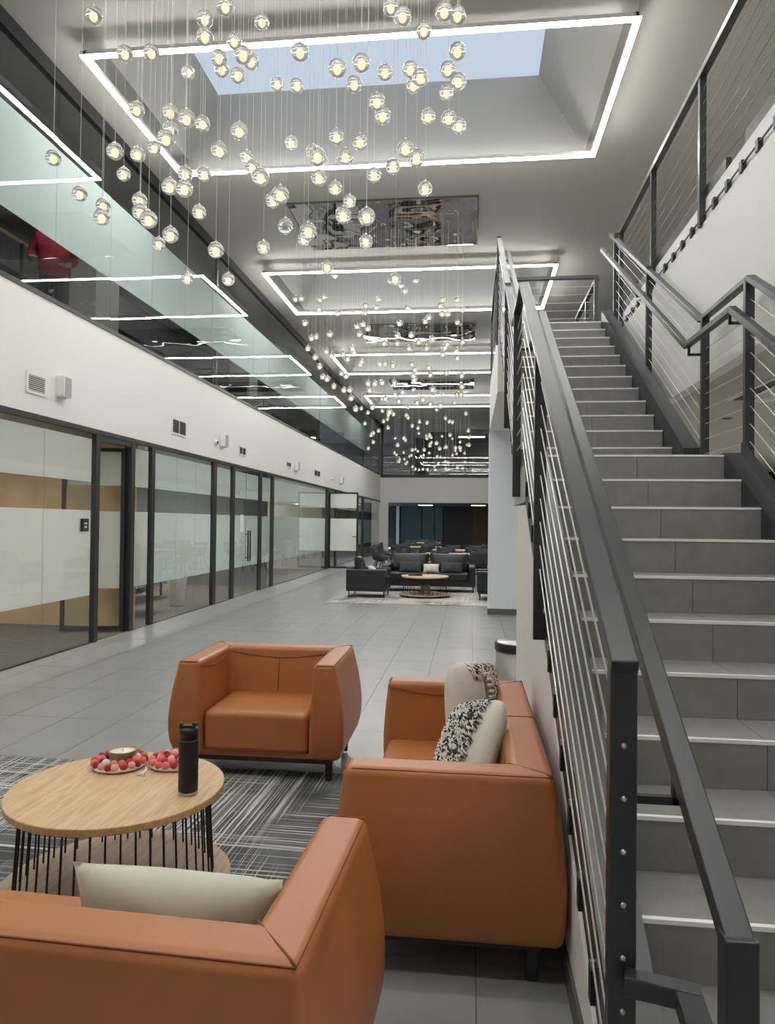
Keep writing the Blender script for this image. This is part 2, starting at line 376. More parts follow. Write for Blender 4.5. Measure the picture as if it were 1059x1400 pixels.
FN = ['above the tan seating by the camera', 'around the first skylight', 'around the second skylight', 'around the third skylight', 'around the farthest skylight']
for k, (a, b_) in enumerate(FRAMES):
    t = thing('linear_light', 'glowing rectangular line light hung ' + ['over the tan armchair with the lumbar pillow', 'around the skylight with blue sky showing', 'past the first mirrored canopy', 'past the second mirrored canopy', 'past the third mirrored canopy'][k], 'ceiling light', ((FX0 + FX1) / 2, (a + b_) / 2, ZL), group='rectangular line lights under the skylights')
    og = ((FX0 + FX1) / 2, (a + b_) / 2, ZL); w = 0.055
    for bx_ in ((FX0, FX1, a - w / 2, a + w / 2), (FX0, FX1, b_ - w / 2, b_ + w / 2), (FX0 - w / 2, FX0 + w / 2, a - w / 2, b_ + w / 2), (FX1 - w / 2, FX1 + w / 2, a - w / 2, b_ + w / 2)):
        MB().box(*bx_, ZL - 0.03, ZL - 0.013).build('light_bar', 'line_light', t, og)
        MB().box(bx_[0] - 0.004, bx_[1] + 0.004, bx_[2] - 0.004, bx_[3] + 0.004, ZL - 0.013, ZL + 0.03).build('housing', 'white_plastic', t, og)
    for cx, cy in ((FX0, a), (FX1, a), (FX1, b_), (FX0, b_)):
        MB().tube([(cx, cy, ZL + 0.03), (cx, cy, ZF)], 0.003, 5).build('suspension_wire', 'aluminium', t, og)

# ------------------------------------------------------------------ left wall: white band, head channels
sbox('wall_left', 'white_wall', XL - 0.30, XL + 0.0, YB, YE, ZB, ZT)
sbox('trim_10', 'black_metal', XL - 0.06, XL + 0.012, YB, YE, ZB - 0.06, ZB)
sbox('trim_11', 'black_metal', XL - 0.06, XL + 0.012, YB, YE, ZT, ZT + 0.05)
sbox('trim_12', 'black_metal', XL - 0.06, XL + 0.02, YB, YE, ZF - 0.17, ZF - 0.001)

# upper glazing: panes of glass with one frosted strip
JO = [7.62 + 1.24 * k for k in range(-11, 24)]
JO = [y for y in JO if YB < y < YE - 0.3]
JO = [YB + 0.02] + JO + [YE - 0.02]
ug = sempty('window_10', (XL, 0, ZT + 0.05))
for y0, y1 in zip(JO, JO[1:]):
    yc = (y0 + y1) / 2
    p = MB().box(-0.006, 0.006, -(y1 - y0) / 2 + 0.004, (y1 - y0) / 2 - 0.004, 0, ZF - 0.17 - ZT - 0.05).build('pane', 'glass', ug)
    p.location = (-0.02, yc, 0); p.rotation_euler = (0, random.uniform(-0.002, 0.002), random.uniform(-0.003, 0.003))
    fz0, fz1 = 4.717 - ZT - 0.05, 5.79 - ZT - 0.05
    MB().box(-0.0105, -0.0075, -(y1 - y0) / 2 + 0.005, (y1 - y0) / 2 - 0.005, fz0, fz1).build('frosted_film', 'frost_upper', p)
for y in (12.85, 22.0, 31.3):
    MB().box(-0.07, -0.028, y - 0.05, y + 0.05, 0, ZF - 0.17 - ZT - 0.05).build('mullion', 'black_metal', ug)

# ground floor glazing
ZG = ZB - 0.06
def glazing(n, y0, y1, joints, m='frost', top=True):
    w = sempty('window_%d' % n, (XL, y0, 0))
    ys = [y0] + joints + [y1]
    for a, b_ in zip(ys, ys[1:]):
        p = MB().box(-0.006, 0.006, a + 0.003 - y0, b_ - 0.003 - y0, 0.012, ZG).build('pane', 'glass', w); p.location = (-0.02, 0, 0)
        for z0, z1 in ((0.60, 1.665), (2.02, 2.56)):
            MB().box(-0.0105, -0.0075, a + 0.004 - y0, b_ - 0.004 - y0, z0, z1).build('frosted_film', m, p)
    MB().box(-0.045, 0.0, 0, y1 - y0, 0, 0.012).build('sill', 'black_metal', w)
    return w
def post(y0, y1, n, wide=0.05):
    return sbox('trim_%d' % n, 'black_metal', XL - wide, XL + 0.014, y0, y1, 0, ZG)
glazing(20, YB, 8.487, [-3.9, -2.6, -1.3, 0.1, 1.35, 2.6, 3.8, 5.0, 6.25, 7.478])
post(8.52, 8.62, 20); post(9.47, 9.58, 21, 0.09)
glazing(21, 9.597, 10.08, [])
post(10.10, 10.22, 22)
glazing(22, 10.25, 12.64, [11.1, 11.9], 'frost_teal')
post(12.67, 12.84, 23)
glazing(23, 12.87, 13.70, [], 'frost_teal')
post(13.74, 13.84, 24)
post(15.62, 15.74, 25)
glazing(24, 15.76, 16.53, [], 'frost_teal')
post(16.58, 16.74, 26)
glazing(25, 16.78, 23.0, [18.0, 19.35, 20.6, 21.9], 'frost_teal')
post(23.05, 23.5, 27)
post(24.65, 24.9, 28)
glazing(26, 24.9, 29.3, [26.0, 27.1, 28.2]); post(29.38, 29.75, 29)
glazing(27, 29.75, 30.7, []); post(30.78, 31.3, 30)
glazing(28, 31.3, YE - 0.3, [33.0, 35.0])
sbox('trim_31', 'black_metal', XL - 0.05, XL + 0.005, 8.62, 9.47, ZG - 0.07, ZG)

def door_leaf(n, hinge, ang, width, handle='lever', film_m='frost'):
    d = sempty('door_%d' % n, (hinge[0], hinge[1], 0)); d.rotation_euler = (0, 0, ang)
    ft = 0.05; h = ZG - 0.09; z0 = 0.02
    for b_ in ((0, ft, z0, h), (width - ft, width, z0, h)):
        MB().box(b_[0], b_[1], -0.02, 0.02, b_[2], b_[3]).build('stile', 'black_metal', d)
    for za, zb in ((z0, z0 + 0.06), (h - 0.05, h)):
        MB().box(ft, width - ft, -0.02, 0.02, za, zb).build('door_rail', 'black_metal', d)
    p = MB().box(ft, width - ft, -0.005, 0.005, z0 + 0.06, h - 0.05).build('pane', 'glass', d)
    for za, zb in ((0.60, 1.665), (2.02, 2.50)):
        MB().box(ft + 0.002, width - ft - 0.002, -0.0085, -0.0065, za, zb).build('frosted_film', film_m, p)
    if handle == 'lever':
        hd = MB().box(width - 0.045, width - 0.005, -0.045, 0.045, 0.92, 1.14).build('lock_plate', 'black_metal', d)
        MB().box(width - 0.17, width - 0.02, -0.075, -0.055, 1.06, 1.08).box(width - 0.04, width - 0.02, -0.06, 0.02, 1.06, 1.08).build('lever', 'black_metal', hd)
    return d
door_leaf(1, (XL - 0.06, 9.43), pi + 0.24, 0.83)
d2 = sempty('door_2', (XL, 13.84, 0))
for a, b_ in ((0.01, 0.87), (0.88, 1.76)):
    p = MB().box(-0.026, -0.014, a, b_, 0.02, ZG - 0.03).build('pane', 'glass', d2)
    for za, zb in ((0.60, 1.665), (2.02, 2.56)):
        MB().box(-0.0305, -0.0275, a + 0.01, b_ - 0.01, za, zb).build('frosted_film', 'frost_teal', p)
for y in (0.80, 0.95):
    hd = MB().tube([(0.05, y, 0.70), (0.05, y, 1.35)], 0.016, 8).build('pull_handle', 'black_metal', d2, smooth=True)
    for z in (0.78, 1.27): MB().tube([(-0.014, y, z), (0.05, y, z)], 0.009, 6).build('standoff', 'black_metal', hd)
MB().box(-0.03, 0.01, 0, 0.05, 0, ZG).build('stile', 'black_metal', d2)
MB().box(-0.03, 0.01, 1.72, 1.77, 0, ZG).build('stile', 'black_metal', d2)
door_leaf(3, (XL + 0.02, 23.40), -0.0, 0.98)
pn = tag(MB().box(XL - 0.0135, XL - 0.0125, 14.30, 14.52, 1.32, 1.68).build('door_notice', 'paper'), 'white printed notice on the glass double door', 'notice')
# access reader on the first post
t = thing('access_reader', 'small black wall reader with two white buttons on glass edge', 'card reader', (XL, 8.30, 1.40))
MB().box(-0.014, 0.012, -0.075, 0.075, 0, 0.16).build('body', 'black_metal', t, bevel=0.006)
for z in (0.045, 0.09): MB().box(0.012, 0.014, -0.03, 0.03, z, z + 0.022).build('button', 'white_plastic', t)

# ------------------------------------------------------------------ wall fittings on the white band
def vent(y0, y1, z0, z1, label, dark, slats):
    t = thing('wall_vent', label, 'vent', (XL, (y0 + y1) / 2, (z0 + z1) / 2), group='vents on the white band')
    hy, hz = (y1 - y0) / 2, (z1 - z0) / 2; b_ = 0.03
    for bb in ((-hy, hy, hz - b_, hz), (-hy, hy, -hz, -hz + b_), (-hy, -hy + b_, -hz + b_, hz - b_), (hy - b_, hy, -hz + b_, hz - b_)):
        MB().box(0, 0.014, *bb).build('frame', 'white_plastic', t)
    MB().box(0.0, 0.003, -hy + b_, hy - b_, -hz + b_, hz - b_).build('backing', 'grille_dark', t)
    n = slats; st = (2 * hz - 2 * b_) / n
    for i in range(n):
        z = -hz + b_ + (i + 0.5) * st
        MB().box(0.004, 0.012, -hy + b_, hy - b_, z - st * 0.18, z + st * 0.18).build('slat', 'white_plastic' if not dark else 'dark_steel', t)
    if dark: MB().box(0.004, 0.0135, -0.008, 0.008, -hz + b_, hz - b_).build('divider', 'white_plastic', t)
vent(7.08, 7.44, 2.90, 3.13, 'white slatted air vent beside the white wall speaker', False, 8)
vent(10.80, 11.38, 2.92, 3.19, 'dark grille vent with a white centre bar', True, 6)
vent(14.10, 14.56, 2.90, 3.10, 'small grey vent past the second wall speaker', True, 5)
vent(17.85, 18.35, 2.95, 3.11, 'small grey vent close to the third wall speaker', True, 4)
vent(21.15, 22.0, 2.93, 3.15, 'dark grille vent above the open glass door', True, 5)
def speaker(y, z0, z1, wy, label):
    t = thing('wall_speaker', label, 'speaker', (XL, y, z0), group='small speakers on the white band')
    MB().box(0, 0.10, -wy / 2, wy / 2, 0, z1 - z0).build('cabinet', 'white_plastic', t, bevel=0.012)
    MB().box(0.1, 0.104, -wy / 2 + 0.015, wy / 2 - 0.015, 0.015, z1 - z0 - 0.015).build('grille_cloth', 'office_wall', t)
    MB().box(0, 0.05, -wy / 4, wy / 4, -0.02, 0).build('bracket', 'white_plastic', t)
speaker(7.72, 2.95, 3.19, 0.16, 'white wall speaker beside the slatted vent')
speaker(13.1, 2.95, 3.19, 0.2, 'white wall speaker above the glass double door')
speaker(18.85, 2.93, 3.17, 0.2, 'white wall speaker close to two small vents')
speaker(25.6, 2.95, 3.19, 0.25, 'far white wall speaker past the open glass door')
for y, lb in ((12.75, 'small round sensor with dark lens by wall speaker'), (23.9, 'small round sensor over the open glass door')):
    t = thing('wall_sensor', lb, 'sensor', (XL, y, 3.0))
    MB().lathe([(0.055, 0), (0.055, 0.02), (0.03, 0.045)], 16).build('housing', 'white_plastic', t, smooth=True).rotation_euler = (0, pi / 2, 0)
    o = MB().lathe([(0.026, 0.045), (0.016, 0.06)], 12).build('lens', 'grille_dark', t, smooth=True); o.rotation_euler = (0, pi / 2, 0)

# ------------------------------------------------------------------ offices behind the ground-floor glass
sbox('floor_office', 'carpet', -9.6, -4.76, YB, YE, -0.12, 0.0)
sbox('ceiling_office', 'office_wall', -9.6, XL - 0.06, YB, YE, ZB + 0.05, ZB + 0.13)
sbox('wall_office_back', 'veneer', -9.7, -9.5, YB, 9.95, 0, ZB + 0.05)
sbox('wall_office_back_far', 'office_wall', -9.7, -9.5, 9.95, YE, 0, ZB + 0.05)
sbox('wall_office_divider_1', 'veneer', -9.5, -4.85, 9.85, 9.95, 0, ZB + 0.05)
sbox('wall_office_divider_2', 'slate_wall', -9.5, -4.85, 16.62, 16.72, 0, ZB + 0.05)
sbox('wall_office_divider_3', 'office_wall', -9.5, -4.85, 23.0, 23.1, 0, ZB + 0.05)
sbox('wall_office_divider_4', 'slate_wall', -9.5, -4.85, 30.9, 31.0, 0, ZB + 0.05)
sbox('wall_office_divider_5', 'slate_wall', -9.5, -4.85, 36.9, 37.0, 0, ZB + 0.05)
for k, (y0, y1) in enumerate(((0, 9.8), (10, 16.6), (16.8, 23), (23.2, 30.8))):
    for yy in (y0 + (y1 - y0) * 0.3, y0 + (y1 - y0) * 0.75):
        t = thing('office_panel_light', 'square ceiling panel light in ' + ['the wood-panelled office', 'the office behind the double door', 'the office with frosted teal glass', 'the office by the open glass door'][k], 'ceiling light', (-7.0, yy, ZB + 0.05), group='office panel lights %d' % k)
        MB().box(-0.42, 0.42, -0.42, 0.42, -0.03, 0).build('frame', 'white_plastic', t)
        MB().box(-0.39, 0.39, -0.39, 0.39, -0.036, -0.03).build('diffuser', 'panel_light', t)
# wall screen and meeting table in the first office
t = thing('wall_screen', 'dark wall screen in the wood-panelled office', 'screen', (-8.2, 9.80, 1.5))
MB().box(-0.75, 0.75, 0.0, 0.045, -0.15, 0.68).build('bezel', 'black_metal', t); MB().box(-0.73, 0.73, -0.004, 0.0, -0.13, 0.66).build('display', 'dark_panel', t)
def office_table(x, y, lx, ly, label, m='white_plastic'):
    t = thing('office_table', label, 'table', (x, y, 0))
    MB().box(-lx / 2, lx / 2, -ly / 2, ly / 2, 0.71, 0.74).build('tabletop', m, t, bevel=0.004)
    for sx in (-1, 1):
        for sy in (-1, 1): MB().bar((sx * (lx / 2 - 0.08), sy * (ly / 2 - 0.08), 0), (sx * (lx / 2 - 0.1), sy * (ly / 2 - 0.1), 0.71), 0.04, 0.04).build('leg', 'black_metal', t)
office_table(-6.9, 12.6, 1.3, 3.2, 'long white meeting table behind frosted teal glass before double door')
office_table(-6.6, 19.9, 1.2, 2.8, 'long white meeting table behind the frosted glass past double door')
def planter(x, y):
    t = thing('floor_vase', 'tall tapered white floor vase behind the office glass', 'vase', (x, y, 0))
    MB().lathe([(0.10, 0), (0.12, 0.02), (0.2, 0.7), (0.21, 0.74), (0.19, 0.74), (0.17, 0.66)], 24).build('vessel', 'white_plastic', t, smooth=True)
    MB().lathe([(1e-5, 0.68), (0.175, 0.68)], 24).build('soil', 'dark_floor', t)
planter(-5.3, 12.5)
t = thing('lounge_bench', 'low dark bench behind the glass past first open door', 'bench', (-5.75, 11.0, 0))
MB().box(-0.35, 0.35, -0.75, 0.75, 0.34, 0.44).build('seat', 'charcoal_fabric', t, bevel=0.015)
for sx in (-1, 1):
    for sy in (-1, 1): MB().bar((sx * 0.28, sy * 0.66, 0), (sx * 0.28, sy * 0.66, 0.34), 0.025, 0.025).build('leg', 'black_metal', t)

# ------------------------------------------------------------------ upper storey left (behind glass)
sbox('floor_upper_left', 'dark_floor', -10.9, XL - 0.07, YB, YE, ZT - 0.10, ZT - 0.04)
sbox('wall_upper_left_back', 'slate_wall', -11.0, -10.9, YB, 46, ZT - 0.04, ZF)
sbox('wall_upper_column', 'office_wall', -7.0, -6.4, 11.5, 12.3, ZT - 0.04, ZF)
sbox('wall_upper_column_far', 'office_wall', -7.0, -6.4, 20.0, 20.8, ZT - 0.04, ZF)
sbox('wall_upper_bulkhead', 'slate_wall', -10.9, -8.0, YB, YE, 5.9, ZF)
def desk_up(x, y, lb):
    t = thing('upper_desk', lb, 'desk', (x, y, ZT - 0.04))
    MB().box(-0.8, 0.8, -0.4, 0.4, 0.71, 0.74).build('desktop', 'dark_panel', t)
    for sx in (-1, 1): MB().box(sx * 0.74 - 0.02, sx * 0.74 + 0.02, -0.35, 0.35, 0, 0.71).build('leg', 'black_metal', t)
    MB().box(-0.45, 0.15, 0.05, 0.08, 0.85, 1.2).box(-0.18, -0.12, 0.06, 0.1, 0.74, 0.9).box(-0.3, 0.0, 0.0, 0.16, 0.74, 0.752).build('monitor', 'black_metal', t)
desk_up(-6.1, 14.6, 'dark desk with monitor upstairs past the red-jacketed person')
desk_up(-6.1, 18.3, 'dark desk with monitor upstairs past the beige column')
desk_up(-6.1, 24.5, 'dark desk with monitor upstairs near the far end')

# ------------------------------------------------------------------ person upstairs behind the glass
def skin_obj(name, m, joints, edges, parent, sub=2):
    me = bpy.data.meshes.new(name); me.from_pydata([j[0] for j in joints], edges, []); me.materials.append(MATS[m])
    o = bpy.data.objects.new(name, me); COL.objects.link(o); o.parent = parent
    bm = bmesh.new(); bm.from_mesh(me); lay = bm.verts.layers.skin.verify()
    for v, j in zip(bm.verts, joints):
        r = j[1]; v[lay].radius = r if isinstance(r, tuple) else (r, r); v[lay].use_root = (v.index == 0)
    bm.to_mesh(me); bm.free()
    md = o.modifiers.new('skin', 'SKIN'); md.use_smooth_shade = True
    md = o.modifiers.new('sub', 'SUBSURF'); md.levels = sub; md.render_levels = sub
    return o
pr = thing('person', 'person in a red jacket and dark trousers standing behind upstairs glass', 'person', (-5.62, 9.02, ZT - 0.04), radians(22))
J = [((0, 0, 0.95), (0.15, 0.11)), ((0, 0, 1.15), (0.14, 0.10)), ((0, 0.01, 1.36), (0.165, 0.11)), ((0, 0.01, 1.48), (0.07, 0.07)), ((0, 0.0, 1.56), (0.052, 0.055)), ((0, -0.02, 1.66), (0.08, 0.095)), ((0, -0.015, 1.75), (0.07, 0.085)),
     ((0.19, 0, 1.40), 0.06), ((0.26, 0.02, 1.14), 0.048), ((0.20, -0.16, 0.98), 0.037), ((0.16, -0.24, 0.96), (0.035, 0.018)),
     ((-0.19, 0, 1.40), 0.06), ((-0.27, 0.0, 1.14), 0.048), ((-0.24, -0.2, 1.02), 0.037), ((-0.21, -0.29, 1.02), (0.035, 0.018)),
     ((0.10, 0, 0.86), 0.09), ((0.11, -0.01, 0.48), 0.062), ((0.11, 0.02, 0.09), 0.045), ((0.12, -0.13, 0.045), 0.04),
     ((-0.10, 0, 0.86), 0.09), ((-0.11, -0.01, 0.48), 0.062), ((-0.11, 0.02, 0.09), 0.045), ((-0.12, -0.13, 0.045), 0.04)]
E_ = [(0, 1), (1, 2), (2, 3), (3, 4), (4, 5), (5, 6), (2, 7), (7, 8), (8, 9), (9, 10), (2, 11), (11, 12), (12, 13), (13, 14), (0, 15), (15, 16), (16, 17), (17, 18), (0, 19), (19, 20), (20, 21), (21, 22)]
for wi, base, sx in ((10, (0.16, -0.24, 0.96), 1), (14, (-0.21, -0.29, 1.02), -1)):
    for q, (dx, ln) in enumerate(((-0.026, 0.07), (-0.009, 0.085), (0.009, 0.08), (0.026, 0.062))):
        i = len(J); bx, by, bz = base
        J.append(((bx + dx, by - 0.05, bz - 0.005), 0.0095)); J.append(((bx + dx, by - 0.05 - ln * 0.6, bz - 0.015), 0.009)); J.append(((bx + dx, by - 0.05 - ln, bz - 0.045), 0.008))
        E_ += [(wi, i), (i, i + 1), (i + 1, i + 2)]
    i = len(J); J.append(((bx - sx * 0.045, by - 0.01, bz), 0.011)); J.append(((bx - sx * 0.06, by - 0.05, bz - 0.01), 0.009)); E_ += [(wi, i), (i, i + 1)]
body = skin_obj('body', 'skin', J, E_, pr)
JK = [((0, 0, 0.82), (0.225, 0.19)), ((0, 0, 0.95), (0.225, 0.19)), ((0, 0, 1.15), (0.22, 0.18)), ((0, 0.01, 1.36), (0.22, 0.17)), ((0, 0.01, 1.47), (0.10, 0.095)), ((0.20, 0, 1.39), 0.085), ((0.27, 0.02, 1.14), 0.07), ((0.21, -0.14, 0.99), 0.055), ((-0.20, 0, 1.39), 0.085), ((-0.28, 0, 1.14), 0.07), ((-0.245, -0.17, 1.03), 0.055)]
skin_obj('jacket', 'jacket_red', JK, [(0, 1), (1, 2), (2, 3), (3, 4), (3, 5), (5, 6), (6, 7), (3, 8), (8, 9), (9, 10)], pr)
TRS = [((0, 0, 1.02), (0.20, 0.155)), ((0, 0, 0.90), (0.21, 0.16)), ((0.10, 0, 0.84), 0.11), ((0.11, -0.01, 0.48), 0.085), ((0.11, 0.02, 0.10), 0.07), ((-0.10, 0, 0.84), 0.11), ((-0.11, -0.01, 0.48), 0.085), ((-0.11, 0.02, 0.10), 0.07)]
skin_obj('trousers', 'denim', TRS, [(0, 1), (1, 2), (2, 3), (3, 4), (1, 5), (5, 6), (6, 7)], pr)
hm = MB().sphere((0, -0.005, 1.74), 0.112, 16, 10); hm.v = [(x * 0.88, y + 0.02, z + 0.015 if z > 1.7 else 1.70) for x, y, z in hm.v]; hm.build('hair', 'hair', pr, smooth=True)
for sx in (-1, 1):
    MB().sphere((sx * 0.032, -0.104, 1.685), 0.012, 8, 6).build('eye', 'white_plastic', pr, smooth=True)
    MB().sphere((sx * 0.083, -0.01, 1.675), 0.022, 8, 6).build('ear', 'skin', pr, smooth=True)
MB().tube([(0, -0.108, 1.69), (0, -0.128, 1.655), (0, -0.11, 1.645)], [0.008, 0.014, 0.008], 6).build('nose', 'skin', pr, smooth=True)
MB().tube([(-0.025, -0.10, 1.618), (0, -0.11, 1.615), (0.025, -0.10, 1.618)], 0.006, 6).build('mouth', 'felt_crimson', pr, smooth=True)
t = thing('handrail_bar', 'thin tan wooden bar upstairs beside the red-jacketed person', 'bar', (-5.3, 7.2, ZT - 0.04))
MB().bar((0, -0.6, 0.86), (0, 0.75, 0.86), 0.03, 0.03).build('bar', 'oak', t)
for y in (-0.5, 0.65): MB().bar((0, y, 0), (0, y, 0.85), 0.03, 0.03).build('post', 'black_metal', t)

# ------------------------------------------------------------------ right side: gallery, right wall, back wall
sbox('wall_right_gallery_fascia', 'white_wall', XG, XG + 0.10, YB, YTOP + 0.35, ZB - 0.01, 3.88)
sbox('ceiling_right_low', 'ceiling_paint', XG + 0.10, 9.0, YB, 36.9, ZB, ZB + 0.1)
sbox('floor_gallery', 'gallery_carpet', XG + 0.06, 9.0, YB, 46, 3.90, ZUP)
sbox('trim_50', 'white_wall', XG + 0.02, XG + 0.06, YB, YTOP + 0.3, 3.88, 4.075)
sbox('trim_51', 'black_metal', XG + 0.02, XG + 0.06, YB, 4.92, 4.075, 4.17)
sbox('trim_52', 'black_metal', XG + 0.02, XG + 0.06, 5.28, YTOP + 0.2, 4.075, 4.17)
sbox('wall_right', 'white_wall', 8.9, 9.0, YB, 46, 0, ZF)
sbox('wall_right_lower', 'white_wall', 6.2, 6.35, YB, 36.9, 0, ZB)
sbox('trim_53', 'black_metal', 6.17, 6.2, YB, 36.9, 2.45, ZB - 0.001)
sbox('wall_back', 'white_wall', -11, 9, YB - 0.15, YB, 0, ZF)
for x, y, lb in ((2.617, 6.758, 'lit round downlight under the gallery beyond stair railing'), (2.6, 1.2, 'lit round downlight under the gallery beside the stair foot'), (4.6, 9.0, 'lit round downlight deep under the gallery'), (4.6, 3.5, 'lit round downlight deep under the gallery'), (2.7, 12.5, 'lit round downlight behind the white column')):
    t = thing('downlight', lb, 'ceiling light', (x, y, ZB), group='downlights under the gallery')
    MB().lathe([(0.075, -0.004), (0.075, 0.0)], 24).build('lamp', 'down_light', t)
    MB().lathe([(0.076, -0.008), (0.095, -0.008), (0.095, 0.0), (0.076, 0.0)], 24).build('trim_ring', 'white_plastic', t)
t = thing('ceiling_diffuser', 'round grey ceiling diffuser under the gallery seen through stair cables', 'vent', (2.66, 7.86, ZB))
MB().lathe([(0.02, -0.02), (0.04, -0.018), (0.07, 0)], 24).build('cone', 'dark_steel', t, smooth=True)
MB().lathe([(0.072, -0.006), (0.09, -0.006), (0.09, 0), (0.072, 0)], 24).build('rim', 'ceiling_paint', t)
t = thing('slot_diffuser', 'long dark slot diffuser in the low ceiling under gallery', 'vent', (2.36, 6.1, ZB))
MB().box(-0.05, 0.05, -0.6, 0.6, -0.012, 0).build('slot', 'grille_dark', t)
for sx in (-0.07, 0.07): MB().box(sx - 0.02, sx + 0.02, -0.62, 0.62, -0.012, 0).build('edge', 'white_plastic', t)

for i, (x, y, z, lb) in enumerate([(5.3, -1.0, ZB, 'square added fill light panel under the gallery'), (5.3, 3.0, ZB, 'square added fill light panel under the gallery'), (5.3, 7.0, ZB, 'square added fill light panel under the gallery'), (5.3, 11.0, ZB, 'square added fill light panel under the gallery'), (5.2, 1.0, ZF, 'square added fill light panel over the gallery'), (5.2, 5.0, ZF, 'square added fill light panel over the gallery'), (5.2, 9.0, ZF, 'square added fill light panel over the gallery'), (-2.6, 41.0, 2.60, 'square added fill light panel in the far cafe'), (0.4, 41.0, 2.60, 'square added fill light panel in the far cafe')]):  # fill panels added to brighten the gallery, the space below and the cafe
    t = thing('panel_light', lb, 'ceiling light', (x, y, z), group=lb[7:])
    MB().box(-0.42, 0.42, -0.42, 0.42, -0.03, 0).build('frame', 'white_plastic', t)
    MB().box(-0.39, 0.39, -0.39, 0.39, -0.036, -0.03).build('diffuser', 'fill_dim' if y > 40 else 'panel_light', t)
# upper floor beyond the stair, white column under it
sbox('floor_upper_landing', 'stair_tile', 0.304, XG + 0.10, YTOP + 0.02, 12.40, ZUP - 0.06, ZUP)
sbox('wall_landing_soffit', 'white_wall', 0.304, XG + 0.06, YTOP + 0.05, 12.40, 3.14, ZUP - 0.06)
sbox('wall_column', 'cool_lit_wall', 0.304, 3.0, 12.36, 12.9, 0, 3.14)
sbox('baseboard_column', 'base_grey', 0.292, 3.0, 12.348, 12.36, 0, 0.10)
sbox('wall_right_far', 'white_wall', 2.6, 2.75, 12.9, YE, 0, ZB)
sbox('floor_upper_right_far', 'dark_floor', 1.2, 3.0, 12.9, YE, 3.14, ZUP)

# ------------------------------------------------------------------ staircase
st = thing('staircase', 'grey tiled staircase with metal nosings and a mid landing', 'stairs', (0.98, Y1, 0))
OG = (0.98, Y1, 0); XJ = 1.0
def step(yn, zn, zprev, depth):
    core = MB().box(XTL, XTR, yn + 0.012, yn + depth + 0.02, zn - 0.045, zn - 0.012).box(XTL, XTR, yn + 0.014, yn + 0.04, zprev, zn - 0.045).build('tread', 'dark_steel', st, OG)
    g = 0.0012
    for a, b_ in ((XTL, XJ - g), (XJ + g, XTR)):
        MB().box(a, b_, yn + 0.016, yn + depth + 0.013, zn - 0.012, zn).build('tread_tile', 'stair_tile', core, OG)
        MB().box(a, b_, yn + 0.002, yn + 0.014, zprev + 0.001, zn - 0.012).build('riser_tile', 'stair_tile', core, OG)
    MB().box(XTL, XTR, yn - 0.001, yn + 0.016, zn - 0.011, zn + 0.0015).build('nosing', 'aluminium', core, OG)
for k in range(1, 25):
    if k <= 12: yn = Y1 + (k - 1) * TR
    else: yn = YUP + (k - 13) * TR
    d = LT - 0.01 if k == 12 else TR
    if k == 24: d = 0.05
    step(yn, k * RI, (k - 1) * RI, d)
# stringers
def sloped(x0, x1, pts_top, dz0, dz1, name, m, parent=st, og=OG):
    poly = [(y, z + dz0) for y, z in pts_top] + [(y, z + dz1) for y, z in reversed(pts_top)]
    return MB().prism_x(poly, x0, x1).build(name, m, parent, og)
LOW = [(Y1 - 0.02, RI - 0.02), (YLAND, 12 * RI)]
UPP = [(YUP - TR, 12 * RI), (YTOP, 24 * RI)]
def strip(x0, x1, top, lo, hi, name, m):
    mb = MB()
    (ya, za), (yb, zb) = top
    mb.prism_x([(ya, max(za + lo, 0.0)), (yb, zb + lo), (yb, zb + hi), (ya, za + hi)], x0, x1)
    return mb.build(name, m, st, OG)
strip(0.335, 0.36, LOW, -0.31, 0.06, 'stringer', 'dark_steel')
strip(0.36, XTL, LOW, 0.012, 0.06, 'stringer_flange', 'rail_metal')
strip(0.335, 0.36, UPP, -0.26, 0.12, 'stringer', 'dark_steel')
strip(0.36, XTL, UPP, 0.08, 0.12, 'stringer_flange', 'rail_metal')
strip(XTR + 0.095, XTR + 0.115, LOW, -0.28, 0.075, 'stringer', 'rail_metal')
strip(XTR, XTR + 0.095, LOW, -0.28, 0.012, 'stringer_flange', 'rail_metal')
strip(XTR + 0.004, XTR + 0.115, UPP, -0.25, 0.13, 'stringer', 'rail_metal')
MB().box(0.335, XTR + 0.115, YLAND + 0.045, YUP + 0.04, 1.69, 12 * RI - 0.05).build('landing_slab', 'grey_soffit', st, OG)
MB().box(0.335, XTL, YLAND, YUP - TR, 12 * RI - 0.05, 12 * RI + 0.05).build('landing_curb', 'rail_metal', st, OG)
MB().box(XTR, XTR + 0.115, YLAND, YUP - TR, 12 * RI - 0.05, 12 * RI + 0.012).build('landing_curb', 'rail_metal', st, OG)
sf = MB().prism_x([(YUP, 12 * RI - 0.30), (YTOP, 24 * RI - 0.36), (YTOP, 24 * RI - 0.30), (YUP, 12 * RI - 0.24)], 0.40, XTR + 0.1).build('soffit', 'grey_soffit', st, OG)
# side tabs under each tread
tabs_y = [1.74 + 0.2165 * i for i in range(40)]
for y in tabs_y:
    if y > YTOP - 0.1 or YLAND + 0.02 < y < YUP - TR: continue
    z = nose(y) - 0.13
    MB().box(0.321, 0.336, y - 0.018, y + 0.018, z - 0.045, z + 0.045).build('side_tab', 'black_metal', st, OG)
    MB().tube([(0.329, y, z + 0.045), (0.329, y, z + 0.062)], 0.008, 8).build('tab_bolt', 'steel', st, OG)
